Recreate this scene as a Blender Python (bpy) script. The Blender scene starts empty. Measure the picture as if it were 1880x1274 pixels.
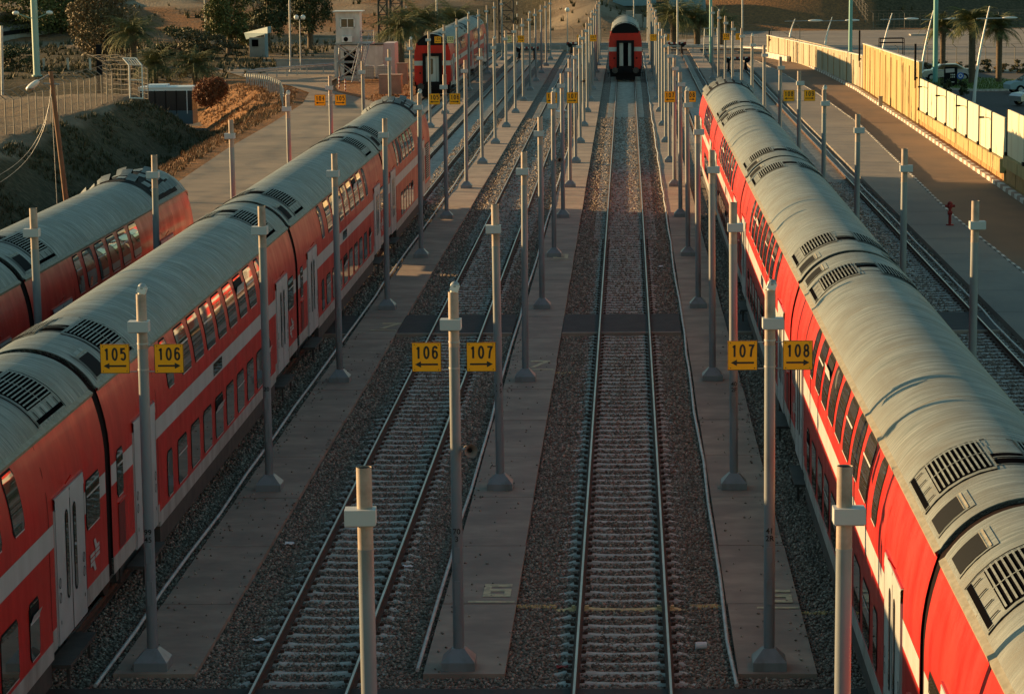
import bpy, math, random
import numpy as np
from mathutils import Vector, Matrix
rnd = random.Random(7)
R = math.radians
sc = bpy.context.scene
COL = sc.collection
sin, cos, pi = math.sin, math.cos, math.pi

# ---------------------------------------------------------------- camera
F, PITCH, YAW, ROLL, CAMX, CAMH = 4885.842, 0.149985, 0.044367, -0.012107, 0.1273, 11.6157
FPX = F
def cam_basis():
    def rot(x, y, z):        # world offset -> (right, forward, up) of the camera
        c, s = cos(YAW), sin(YAW); x1 = c*x+s*y; y1 = -s*x+c*y
        c, s = cos(PITCH), sin(PITCH); fw = c*y1-s*z; up = s*y1+c*z
        c, s = cos(ROLL), sin(ROLL); r = c*x1+s*up; u2 = -s*x1+c*up
        return r, fw, u2
    M = [rot(1, 0, 0), rot(0, 1, 0), rot(0, 0, 1)]
    right = Vector([m[0] for m in M]); fwd = Vector([m[1] for m in M]); up = Vector([m[2] for m in M])
    return right, fwd, up
RIGHT, FWD, UP = cam_basis()
cam = bpy.data.cameras.new('camera'); co = bpy.data.objects.new('camera', cam); COL.objects.link(co)
co.matrix_world = Matrix(((RIGHT.x, UP.x, -FWD.x, CAMX), (RIGHT.y, UP.y, -FWD.y, 0), (RIGHT.z, UP.z, -FWD.z, CAMH), (0, 0, 0, 1)))
cam.sensor_width = 36; cam.sensor_fit = 'HORIZONTAL'; cam.lens = 36*FPX/1880
cam.clip_start = 0.5; cam.clip_end = 4000
sc.camera = co
def at(px, py, Y):           # point on the sight line of photo pixel (px,py) at distance Y
    d = RIGHT*((px-940)/FPX)+UP*(-(py-637)/FPX)+FWD
    t = Y/d.y
    return Vector((CAMX+t*d.x, Y, CAMH+t*d.z))

# ---------------------------------------------------------------- light
SUN_AZ, SUN_EL = R(23), R(9.4)        # azimuth measured from -X towards +Y
sd = Vector((-cos(SUN_AZ)*cos(SUN_EL), sin(SUN_AZ)*cos(SUN_EL), sin(SUN_EL)))
sl = bpy.data.lights.new('sun', 'SUN'); sl.energy = 5.0; sl.angle = R(0.5); sl.color = (1.0, 0.62, 0.28)
so = bpy.data.objects.new('sun', sl); COL.objects.link(so)
so.rotation_euler = (-sd).to_track_quat('-Z', 'Y').to_euler()
w = bpy.data.worlds.new('World'); sc.world = w; w.use_nodes = True
nt = w.node_tree; bg = nt.nodes['Background']
sky = nt.nodes.new('ShaderNodeTexSky'); sky.sky_type = 'NISHITA'; sky.sun_disc = False
sky.sun_elevation = SUN_EL; sky.sun_rotation = math.atan2(sd.x, sd.y)
sky.air_density = 1.0; sky.dust_density = 0.3; sky.ozone_density = 1.0
wb = nt.nodes.new('ShaderNodeMix'); wb.data_type = 'RGBA'; wb.blend_type = 'MULTIPLY'; wb.inputs[0].default_value = 1.0
wb.inputs[7].default_value = (0.82, 1.0, 0.86, 1)      # white balance of the sky light
nt.links.new(sky.outputs[0], wb.inputs[6]); nt.links.new(wb.outputs[2], bg.inputs[0]); bg.inputs[1].default_value = 0.075
sc.view_settings.view_transform = 'Standard'; sc.view_settings.look = 'None'
sc.view_settings.exposure = 1.15; sc.view_settings.gamma = 1.0
sc.cycles.use_denoising = True
sc.cycles.max_bounces = 6; sc.cycles.diffuse_bounces = 3; sc.cycles.glossy_bounces = 3
sc.cycles.caustics_reflective = True; sc.cycles.caustics_refractive = False
sc.cycles.sample_clamp_indirect = 2.5

# ---------------------------------------------------------------- materials
def mat(name, col, rough=0.6, metal=0.0, col2=None, scale=2.0, stretch=(1, 1, 1), amt=1.0, bump=0.0, bscale=None,
        coat=0.0, spec=0.5, detail=6.0, coords='Object', lo=0.35, hi=0.65, col3=None, scale3=0.3, rough2=None, emit=None, bstretch=None, rand=True):
    m = bpy.data.materials.new(name); m.use_nodes = True
    n = m.node_tree.nodes; l = m.node_tree.links; b = n['Principled BSDF']
    b.inputs['Roughness'].default_value = rough; b.inputs['Metallic'].default_value = metal
    b.inputs['Base Color'].default_value = (*col, 1); b.inputs['Specular IOR Level'].default_value = spec
    b.inputs['Coat Weight'].default_value = coat; b.inputs['Coat Roughness'].default_value = 0.12
    if emit: b.inputs['Emission Color'].default_value = (*emit, 1); b.inputs['Emission Strength'].default_value = 1
    if col2 is not None or bump:
        tc = n.new('ShaderNodeTexCoord')
        def noise(sca, st, det=detail):
            mp = n.new('ShaderNodeMapping'); mp.inputs['Scale'].default_value = st
            l.new(tc.outputs[coords], mp.inputs[0])
            if rand:             # every object gets its own piece of the pattern
                oi = n.new('ShaderNodeObjectInfo'); mu = n.new('ShaderNodeVectorMath'); mu.operation = 'SCALE'; mu.inputs[0].default_value = (61, 83, 47)
                l.new(oi.outputs['Random'], mu.inputs['Scale']); l.new(mu.outputs[0], mp.inputs['Location'])
            t = n.new('ShaderNodeTexNoise'); t.inputs['Scale'].default_value = sca; t.inputs['Detail'].default_value = det
            t.inputs['Roughness'].default_value = 0.62
            l.new(mp.outputs[0], t.inputs['Vector']); return t
    if col2 is not None:
        t = noise(scale, stretch)
        rp = n.new('ShaderNodeMapRange'); rp.inputs['From Min'].default_value = lo; rp.inputs['From Max'].default_value = hi
        rp.inputs['To Max'].default_value = amt
        l.new(t.outputs['Fac'], rp.inputs['Value'])
        mx = n.new('ShaderNodeMix'); mx.data_type = 'RGBA'
        mx.inputs[6].default_value = (*col, 1); mx.inputs[7].default_value = (*col2, 1)
        l.new(rp.outputs[0], mx.inputs[0]); out = mx.outputs[2]
        if col3 is not None:
            t3 = noise(scale3, (1, 1, 1), 3)
            r3 = n.new('ShaderNodeMapRange'); r3.inputs['From Min'].default_value = 0.42; r3.inputs['From Max'].default_value = 0.66
            l.new(t3.outputs['Fac'], r3.inputs['Value'])
            m3 = n.new('ShaderNodeMix'); m3.data_type = 'RGBA'; m3.inputs[7].default_value = (*col3, 1)
            l.new(out, m3.inputs[6]); l.new(r3.outputs[0], m3.inputs[0]); out = m3.outputs[2]
        l.new(out, b.inputs['Base Color'])
        if rough2 is not None:
            rr = n.new('ShaderNodeMapRange'); rr.inputs['To Min'].default_value = rough; rr.inputs['To Max'].default_value = rough2
            l.new(rp.outputs[0], rr.inputs['Value']); l.new(rr.outputs[0], b.inputs['Roughness'])
    if bump:
        t = noise(bscale or scale*3, bstretch or stretch)
        bp = n.new('ShaderNodeBump'); bp.inputs['Strength'].default_value = 1.0; bp.inputs['Distance'].default_value = bump
        l.new(t.outputs['Fac'], bp.inputs['Height']); l.new(bp.outputs[0], b.inputs['Normal'])
    return m

def ballast_mat(name, c1, c2, c3, sc_=18.0, bump=0.04):
    m = bpy.data.materials.new(name); m.use_nodes = True
    n = m.node_tree.nodes; l = m.node_tree.links; b = n['Principled BSDF']; b.inputs['Roughness'].default_value = 0.9
    b.inputs['Specular IOR Level'].default_value = 0.2
    tc = n.new('ShaderNodeTexCoord')
    v = n.new('ShaderNodeTexVoronoi'); v.inputs['Scale'].default_value = sc_; l.new(tc.outputs['Object'], v.inputs['Vector'])
    bw = n.new('ShaderNodeSeparateColor'); l.new(v.outputs['Color'], bw.inputs[0])
    cr = n.new('ShaderNodeValToRGB'); cr.color_ramp.elements[0].color = (*c1, 1); cr.color_ramp.elements[1].color = (*c3, 1)
    e = cr.color_ramp.elements.new(0.6); e.color = (*c2, 1)
    l.new(bw.outputs[0], cr.inputs[0])
    t = n.new('ShaderNodeTexNoise'); t.inputs['Scale'].default_value = 0.6; t.inputs['Detail'].default_value = 4; l.new(tc.outputs['Object'], t.inputs['Vector'])
    mr = n.new('ShaderNodeMapRange'); mr.inputs['To Min'].default_value = 0.65; mr.inputs['To Max'].default_value = 1.3; l.new(t.outputs['Fac'], mr.inputs['Value'])
    mu = n.new('ShaderNodeMix'); mu.data_type = 'RGBA'; mu.blend_type = 'MULTIPLY'; mu.inputs[0].default_value = 1
    cb = n.new('ShaderNodeCombineColor')
    for i in range(3): l.new(mr.outputs[0], cb.inputs[i])
    l.new(cr.outputs[0], mu.inputs[6]); l.new(cb.outputs[0], mu.inputs[7]); l.new(mu.outputs[2], b.inputs['Base Color'])
    bp = n.new('ShaderNodeBump'); bp.inputs['Distance'].default_value = bump; bp.invert = True
    l.new(v.outputs['Distance'], bp.inputs['Height']); l.new(bp.outputs[0], b.inputs['Normal'])
    return m

def stone_mat():
    m = bpy.data.materials.new('ballast_stone'); m.use_nodes = True
    n = m.node_tree.nodes; l = m.node_tree.links; b = n['Principled BSDF']; b.inputs['Roughness'].default_value = 0.9
    b.inputs['Specular IOR Level'].default_value = 0.2
    g = n.new('ShaderNodeNewGeometry')
    cr = n.new('ShaderNodeValToRGB'); cr.color_ramp.elements[0].color = (0.14, 0.108, 0.084, 1); cr.color_ramp.elements[1].color = (0.49, 0.41, 0.33, 1)
    e = cr.color_ramp.elements.new(0.75); e.color = (0.30, 0.247, 0.20, 1)
    l.new(g.outputs['Random Per Island'], cr.inputs[0]); l.new(cr.outputs[0], b.inputs['Base Color'])
    return m

M = {}
M['red'] = mat('red_paint', (0.62, 0.010, 0.004), 0.34, col2=(0.42, 0.013, 0.008), col3=(0.50, 0.022, 0.012), scale3=.7, scale=1.6, stretch=(1, 1.0, .35), coat=0.22, spec=.25, rough2=.5, bump=0.004, bscale=2.2, bstretch=(1, 1, .3))
M['red_dark'] = mat('dark_red_paint', (0.16, 0.012, 0.012), 0.4)
M['white'] = mat('pale_grey_paint', (0.50, 0.51, 0.49), 0.38, col2=(0.36, 0.36, 0.33), scale=1.3, stretch=(1, 1.5, .3), amt=.7)
M['skirt'] = mat('skirt_grey_paint', (0.42, 0.43, 0.40), 0.5, col2=(0.22, 0.20, 0.17), scale=1.6, stretch=(1, 1.5, .6), amt=.8)
M['door'] = mat('door_silver_paint', (0.46, 0.48, 0.47), 0.4, col2=(0.34, 0.35, 0.33), scale=1.5, amt=.6)
M['under'] = mat('underframe_grime', (0.035, 0.032, 0.03), 0.8, col2=(0.07, 0.06, 0.05), scale=3)
M['roof'] = mat('dusty_roof_paint', (0.235, 0.255, 0.235), 0.38, col2=(0.085, 0.11, 0.11), scale=4.2, stretch=(.28, 3.0, .28), rough2=.62, bump=0.018, bscale=6.0, bstretch=(.12, 2.6, .12), col3=(0.13, 0.135, 0.115), scale3=1.1, lo=.34, hi=.66)
M['gutter'] = mat('gutter_beige', (0.30, 0.28, 0.21), 0.6, col2=(0.20, 0.18, 0.12), scale=9, stretch=(1, .6, 1))
M['black'] = mat('black_rubber', (0.008, 0.008, 0.009), 0.8, spec=0.15)
M['vent'] = mat('vent_dark', (0.004, 0.004, 0.005), 1.0, spec=0.0)
M['glass'] = mat('tinted_glass', (0.085, 0.072, 0.040), 0.03, spec=1.0, coat=1.0)
M['glass'].node_tree.nodes['Principled BSDF'].inputs['Coat Roughness'].default_value = 0.02
M['blind'] = mat('window_reveal_pale', (0.62, 0.60, 0.55), 0.6)
M['concrete'] = mat('strip_concrete', (0.38, 0.295, 0.225), 0.85, col2=(0.255, 0.20, 0.16), scale=1.3, stretch=(.6, 1.2, 1), bump=0.004, bscale=12, col3=(0.23, 0.18, 0.145), scale3=.8)
M['pave'] = mat('platform_paving', (0.25, 0.22, 0.18), 0.85, col2=(0.19, 0.165, 0.14), scale=.5, stretch=(1, .4, 1), bump=0.004, bscale=12, col3=(0.16, .145, .13), scale3=.12)
M['asphalt'] = mat('asphalt_dark', (0.035, 0.034, 0.034), 0.9, col2=(0.055, 0.05, 0.047), scale=3, bump=0.006, bscale=30)
M['road'] = mat('dusty_asphalt', (0.17, 0.100, 0.055), 0.88, col2=(0.12, 0.075, 0.045), scale=.8, stretch=(1, .35, 1), bump=0.005, bscale=20, col3=(0.20, .115, .06), scale3=.1)
M['road_l'] = mat('pale_road', (0.215, 0.17, 0.12), 0.85, col2=(0.14, 0.115, 0.085), scale=.5, bump=0.006, bscale=8, col3=(0.27, .21, .145), scale3=.2)
M['kerb_w'] = mat('kerb_white', (0.70, 0.68, 0.62), 0.7, col2=(0.42, 0.38, 0.3), scale=4)
M['kerb_r'] = mat('kerb_grey', (0.33, 0.22, 0.17), 0.8, col2=(0.22, 0.16, 0.13), scale=4)
M['sleeper'] = mat('sleeper_concrete', (0.54, 0.54, 0.50), 0.8, col2=(0.31, 0.30, 0.27), scale=4, amt=.8)
M['railtop'] = mat('rail_polished', (0.46, 0.44, 0.40), 0.36, metal=.5, col2=(0.30, 0.27, 0.23), scale=1.1)
M['rust'] = mat('rail_rust', (0.10, 0.045, 0.025), 0.85, col2=(0.05, 0.03, 0.022), scale=6)
M['pole'] = mat('pole_grey', (0.205, 0.232, 0.245), 0.38, col2=(0.13, 0.135, 0.13), scale=2.2, stretch=(1.5, 1.5, .35), lo=.48, hi=.75, spec=.5)
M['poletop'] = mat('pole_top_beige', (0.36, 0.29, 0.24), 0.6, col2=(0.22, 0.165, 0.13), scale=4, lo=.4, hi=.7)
M['box'] = mat('fitting_pale_grey', (0.42, 0.45, 0.46), 0.45)
M['orange'] = mat('sign_orange', (1.0, 0.40, 0.008), 0.5, spec=.3)
M['yellowpale'] = mat('sign_reflection_pale', (0.70, 0.62, 0.30), 0.35)  # orange plate paled by a reflection, put into the colour
M['ink'] = mat('sign_ink', (0.01, 0.01, 0.01), 0.5)
M['steel'] = mat('galvanised_steel', (0.38, 0.40, 0.40), 0.45, metal=.3, col2=(.28, .29, .29), scale=3)
M['busglass'] = mat('bus_glass', (0.010, 0.018, 0.026), 0.25)
M['meshdark'] = mat('mesh_screen_dark', (0.016, 0.018, 0.02), 0.9, spec=.05)
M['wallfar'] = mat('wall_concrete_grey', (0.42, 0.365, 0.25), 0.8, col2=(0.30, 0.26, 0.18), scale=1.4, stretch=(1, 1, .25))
M['busblue'] = mat('bus_blue_panel', (0.03, 0.085, 0.12), 0.35)
M['ysleeper'] = mat('sleeper_painted_yellow', (0.80, 0.60, 0.28), 0.8, col2=(0.5, 0.38, 0.2), scale=5)
M['wire'] = mat('fence_wire', (0.17, 0.155, 0.13), 0.6)
M['pipe'] = mat('pipe_white', (0.50, 0.52, 0.50), 0.5, col2=(0.30, 0.31, 0.30), scale=3)
M['markyel'] = mat('marking_yellow', (0.62, 0.53, 0.32), 0.8, col2=(0.42, 0.35, 0.23), scale=7, lo=.45, hi=.62)
M['wall'] = mat('wall_concrete', (0.45, 0.335, 0.13), 0.8, col2=(0.30, 0.22, 0.085), scale=1.4, stretch=(1, 1, .25), bump=.004)
M['wallo'] = mat('wall_base_ochre', (0.42, 0.23, 0.075), 0.85, col2=(0.30, 0.165, 0.055), scale=2)
M['panel'] = mat('wall_white_panel', (0.64, 0.60, 0.43), 0.6, col2=(0.52, 0.46, 0.30), scale=1.2, stretch=(1, 1, .15), lo=.5, hi=.75)
M['teal'] = mat('mast_teal', (0.13, 0.36, 0.33), 0.4)
M['palegreen'] = mat('mast_pale_green', (0.30, 0.42, 0.35), 0.45)
M['lampwhite'] = mat('lamp_white', (0.72, 0.72, 0.68), 0.35)
M['wood'] = mat('pole_wood', (0.26, 0.12, 0.055), 0.8, col2=(0.15, 0.075, 0.04), scale=3, stretch=(4, 4, .4))
M['bark'] = mat('bark', (0.13, 0.095, 0.06), 0.9, col2=(0.07, 0.05, 0.035), scale=6)
M['redhyd'] = mat('hydrant_red', (0.22, 0.012, 0.012), 0.55)
M['tin'] = mat('white_sheet', (0.62, 0.60, 0.56), 0.5, col2=(0.45, 0.42, 0.38), scale=2, stretch=(1, 1, .3))
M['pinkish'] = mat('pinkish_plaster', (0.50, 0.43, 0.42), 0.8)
M['ibc'] = mat('tank_plastic', (0.55, 0.56, 0.52), 0.5)
M['brownbox'] = mat('cabinet_concrete', (0.30, 0.235, 0.185), 0.8, col2=(.22, .17, .135), scale=2)
M['greywall'] = mat('grey_concrete', (0.33, 0.32, 0.29), 0.85, col2=(.25, .24, .22), scale=1)
M['truckdark'] = mat('dark_tarp', (0.04, 0.045, 0.045), 0.6)
M['bluegrey'] = mat('container_blue', (0.22, 0.33, 0.37), 0.6)
M['carsilver'] = mat('car_silver', (0.45, 0.46, 0.46), 0.25, metal=.5)
M['blue'] = mat('sign_blue', (0.01, 0.10, 0.45), 0.4)
M['litter'] = mat('litter_white', (0.7, 0.72, 0.74), 0.6)
M['buspaint'] = mat('bus_white', (0.62, 0.70, 0.74), 0.35)
def leafmat(name, c1, c2):
    m = bpy.data.materials.new(name); m.use_nodes = True
    n = m.node_tree.nodes; l = m.node_tree.links; b = n['Principled BSDF']; b.inputs['Roughness'].default_value = 0.65
    b.inputs['Specular IOR Level'].default_value = 0.3
    g = n.new('ShaderNodeNewGeometry'); cr = n.new('ShaderNodeValToRGB')
    cr.color_ramp.elements[0].color = (*c1, 1); cr.color_ramp.elements[1].color = (*c2, 1)
    l.new(g.outputs['Random Per Island'], cr.inputs[0]); l.new(cr.outputs[0], b.inputs['Base Color'])
    return m
M['leaf'] = leafmat('leaf_green', (0.045, 0.06, 0.02), (0.15, 0.15, 0.045))
M['leafdark'] = leafmat('leaf_dark', (0.028, 0.042, 0.02), (0.085, 0.095, 0.038))
M['leafolive'] = leafmat('leaf_brown_olive', (0.085, 0.068, 0.034), (0.20, 0.145, 0.07))
M['leafrust'] = leafmat('leaf_rust', (0.12, 0.045, 0.02), (0.26, 0.09, 0.035))
M['palm'] = leafmat('palm_leaf', (0.05, 0.07, 0.025), (0.19, 0.19, 0.075))
M['dry'] = leafmat('dry_grass', (0.12, 0.06, 0.025), (0.28, 0.16, 0.07))
M['scrub'] = leafmat('scrub_leaf', (0.04, 0.045, 0.02), (0.12, 0.10, 0.045))
M['lawn'] = leafmat('lawn_green', (0.06, 0.10, 0.02), (0.13, 0.18, 0.03))
M['stone'] = stone_mat()
M['ballast'] = ballast_mat('ballast_ground', (0.08, 0.067, 0.056), (0.21, 0.172, 0.14), (0.38, 0.32, 0.265))
M['ystone'] = mat('painted_stone_yellow', (0.75, 0.50, 0.20), 0.9, col2=(.4, .28, .14), scale=9)

# ---------------------------------------------------------------- mesh helpers
class MB:
    def __init__(s): s.v = []; s.f = []; s.m = []; s.sm = []
    def add(s, vs, fs, m=0, smooth=False):
        o = len(s.v); s.v += [tuple(p) for p in vs]
        for f in fs: s.f.append([o+i for i in f]); s.m.append(m); s.sm.append(smooth)
    def box(s, x0, x1, y0, y1, z0, z1, m=0, mtx=None):
        vs = [(x, y, z) for z in (z0, z1) for y in (y0, y1) for x in (x0, x1)]
        if mtx is not None: vs = [tuple(mtx @ Vector(p)) for p in vs]
        s.add(vs, [(0, 2, 3, 1), (4, 5, 7, 6), (0, 1, 5, 4), (2, 6, 7, 3), (0, 4, 6, 2), (1, 3, 7, 5)], m)
    def tube(s, p0, p1, r0, r1=None, n=10, m=0, cap=True, smooth=True):
        r1 = r0 if r1 is None else r1
        p0 = Vector(p0); p1 = Vector(p1); d = (p1-p0).normalized()
        a = Vector((0, 0, 1)) if abs(d.z) < .9 else Vector((1, 0, 0))
        u = d.cross(a).normalized(); v = d.cross(u)
        vs = []
        for p, r in ((p0, r0), (p1, r1)):
            for i in range(n):
                t = 2*pi*i/n; vs.append(p+u*(r*cos(t))+v*(r*sin(t)))
        fs = [(i, (i+1) % n, n+(i+1) % n, n+i) for i in range(n)]
        s.add(vs, fs, m, smooth)
        if cap: s.add(vs[:n], [tuple(range(n))[::-1]], m); s.add(vs[n:], [tuple(range(n))], m)
    def path(s, pts, r, n=8, m=0):
        for a, b in zip(pts[:-1], pts[1:]): s.tube(a, b, r, r, n, m)
    def sphere(s, c, r, m=0, nu=14, nv=8, sz=1.0, zmin=-1):
        vs = []; fs = []
        for j in range(nv+1):
            t = pi*j/nv
            for i in range(nu):
                p = 2*pi*i/nu
                vs.append((c[0]+r*sin(t)*cos(p), c[1]+r*sin(t)*sin(p), c[2]+r*sz*max(zmin, cos(t))))
        for j in range(nv):
            for i in range(nu):
                fs.append((j*nu+i, (j+1)*nu+i, (j+1)*nu+(i+1) % nu, j*nu+(i+1) % nu))
        s.add(vs, fs, m, True)
    def sheet(s, rows, m=0, smooth=True):        # rows of points
        n = len(rows[0]); vs = [p for r in rows for p in r]
        fs = [(j*n+i, j*n+i+1, (j+1)*n+i+1, (j+1)*n+i) for j in range(len(rows)-1) for i in range(n-1)]
        s.add(vs, fs, m, smooth)
    def poly(s, pts, m=0): s.add(pts, [tuple(range(len(pts)))], m)
    def mesh(s, name, mats):
        me = bpy.data.meshes.new(name); me.from_pydata(s.v, [], s.f)
        for k in (mats if isinstance(mats, (list, tuple)) else [mats]): me.materials.append(M[k] if isinstance(k, str) else k)
        me.polygons.foreach_set('material_index', s.m); me.polygons.foreach_set('use_smooth', s.sm); me.update()
        return me
    def build(s, name, mats, parent=None, kind=None):
        return link(name, s.mesh(name, mats), parent, kind)
def link(name, me, parent=None, kind=None):
    o = bpy.data.objects.new(name, me); COL.objects.link(o)
    if parent is not None: o.parent = parent
    if kind: o['kind'] = kind
    return o
def thing(name, label, cat, loc=(0, 0, 0), rz=0, group=None):
    o = bpy.data.objects.new(name, None); COL.objects.link(o); o.location = loc; o.rotation_euler = (0, 0, rz)
    o.empty_display_size = .2
    o['label'] = label; o['category'] = cat
    if group: o['group'] = group
    return o
def tag(o, label, cat, group=None, kind=None):
    o['label'] = label; o['category'] = cat
    if group: o['group'] = group
    if kind: o['kind'] = kind
    return o
KIDS = {}
def copy_tree(o, label=None, loc=None, parent=None):
    c = o.copy(); COL.objects.link(c)
    if parent is not None: c.parent = parent
    if label: c['label'] = label
    if loc is not None: c.location = loc
    for ch in list(o.children): copy_tree(ch, parent=c)
    return c
def text_mesh(txt, size, mat_, ext=0.0, align='CENTER', spacing=1.0, sx=1.0):
    cu = bpy.data.curves.new('txt', 'FONT'); cu.body = txt; cu.size = size; cu.align_x = align; cu.align_y = 'CENTER'
    cu.extrude = ext; cu.space_character = spacing; cu.offset = size*0.012
    o = bpy.data.objects.new('txt', cu)
    COL.objects.link(o)
    dg = bpy.context.evaluated_depsgraph_get(); me = bpy.data.meshes.new_from_object(o.evaluated_get(dg))
    bpy.data.objects.remove(o)
    me.materials.clear(); me.materials.append(M[mat_])
    if sx != 1.0:
        for v in me.vertices: v.co.x *= sx
    return me

# ---------------------------------------------------------------- terrain
S = 5.045                     # track spacing
T104, T105, T106, T107, T108, T109 = -14.7, -2*S, -S, 0.0, S, 2*S
def lerp_tab(v, tab):
    if v <= tab[0][0]: return tab[0][1]
    for (a, b), (c, d) in zip(tab[:-1], tab[1:]):
        if v <= c: return b+(d-b)*(v-a)/(c-a)
    return tab[-1][1]
def sst(a, b, x):
    t = min(1, max(0, (x-a)/(b-a))); return t*t*(3-2*t)
ROADL = [(40, -21.5), (134, -22.6), (156, -23.4), (178, -23.7), (200, -24.3), (215, -25.6), (226, -28.5), (236, -33), (260, -40)]
ROADR = [(40, -17.2), (115, -17.8), (140, -17.6), (162, -17.6), (190, -17.3), (200, -18.6), (208, -21), (216, -23.6), (224, -25.2), (232, -25.8), (262, -26.0)]
_rs = np.random.RandomState(3)
_W = [(_rs.uniform(-1, 1), _rs.uniform(-1, 1), _rs.uniform(0, 6.28)) for _ in range(14)]
def bumps(x, y, s):
    v = 0
    for i, (a, b, c) in enumerate(_W): v += sin((a*x+b*y)*s*(1+i*.35)+c)/(1+i*.35)
    return v/3.0
def ground_z(x, y):
    z = 0.0
    if x < -20:
        xr = lerp_tab(y, ROADL); d = xr-x
        if y < 205:
            prof = lerp_tab(d, [(0, 0), (1.2, .02), (3, -.5), (6, -2.3), (8, -2.2), (12.0, 0.95), (16, 1.1), (30, .8), (60, .2)])
            far = 0
        else:
            prof = 0
        emb = lerp_tab(d, [(0, 0), (1.5, .15), (5, -.6), (9, -2.6), (40, -2.6), (60, -.6)]) if y >= 180 else 0
        lowroad = lerp_tab(y, [(196, 0), (206, -2.9), (226, -2.9), (240, -.6), (250, 0)])
        t = sst(197, 211, y)
        if y < 196: z = prof
        elif y < 228:
            z = (1-t)*lerp_tab(d, [(0, 0), (1.2, .02), (3, -.5), (6, -2.3), (8, -2.2), (12.0, 0.95), (16, 1.1), (30, .8), (60, .2)])+t*min(0.15, lerp_tab(d, [(0, 0), (1.5, .2), (4.0, .1), (8, -2.9), (60, -2.9), (90, 0)]))
        else:
            z = -2.9*(1-sst(226, 244, y))*sst(2, 7, d)
        if d > 1: z += (.20*bumps(x, y, .55)+.13*bumps(x*1.3+9, y*.5, 1.5))*sst(1, 3, d)
    if y > 300 or x < -26:
        z += 0.0
    hl = lerp_tab(y, [(318, 0), (345, .8), (400, 6.0), (480, 15), (620, 32), (1200, 60)])
    hr = lerp_tab(y, [(362, 0), (376, 4.2), (430, 6.0), (620, 16), (1200, 60)])
    hr += lerp_tab(x, [(12, 0), (29, 5.0), (44, 0)])*sst(358, 380, y)
    t = sst(-2, 14, x)
    hill = (1-t)*hl+t*hr
    if hill > 0:
        hill += bumps(x, y, .045)*min(1, hill/5)*2.2+bumps(x+50, y, .17)*.4*min(1, hill/4)
    z += max(0, hill)
    # pale diagonal bank in the middle of the hill
    if 330 < y < 430 and -22 < x < 14:
        u = (x+4)+(y-352)*.10
        z += 2.6*max(0, 1-abs(u)/6.0)*sst(-14, 2, -x+0)*sst(332, 350, y)
    return z
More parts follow.
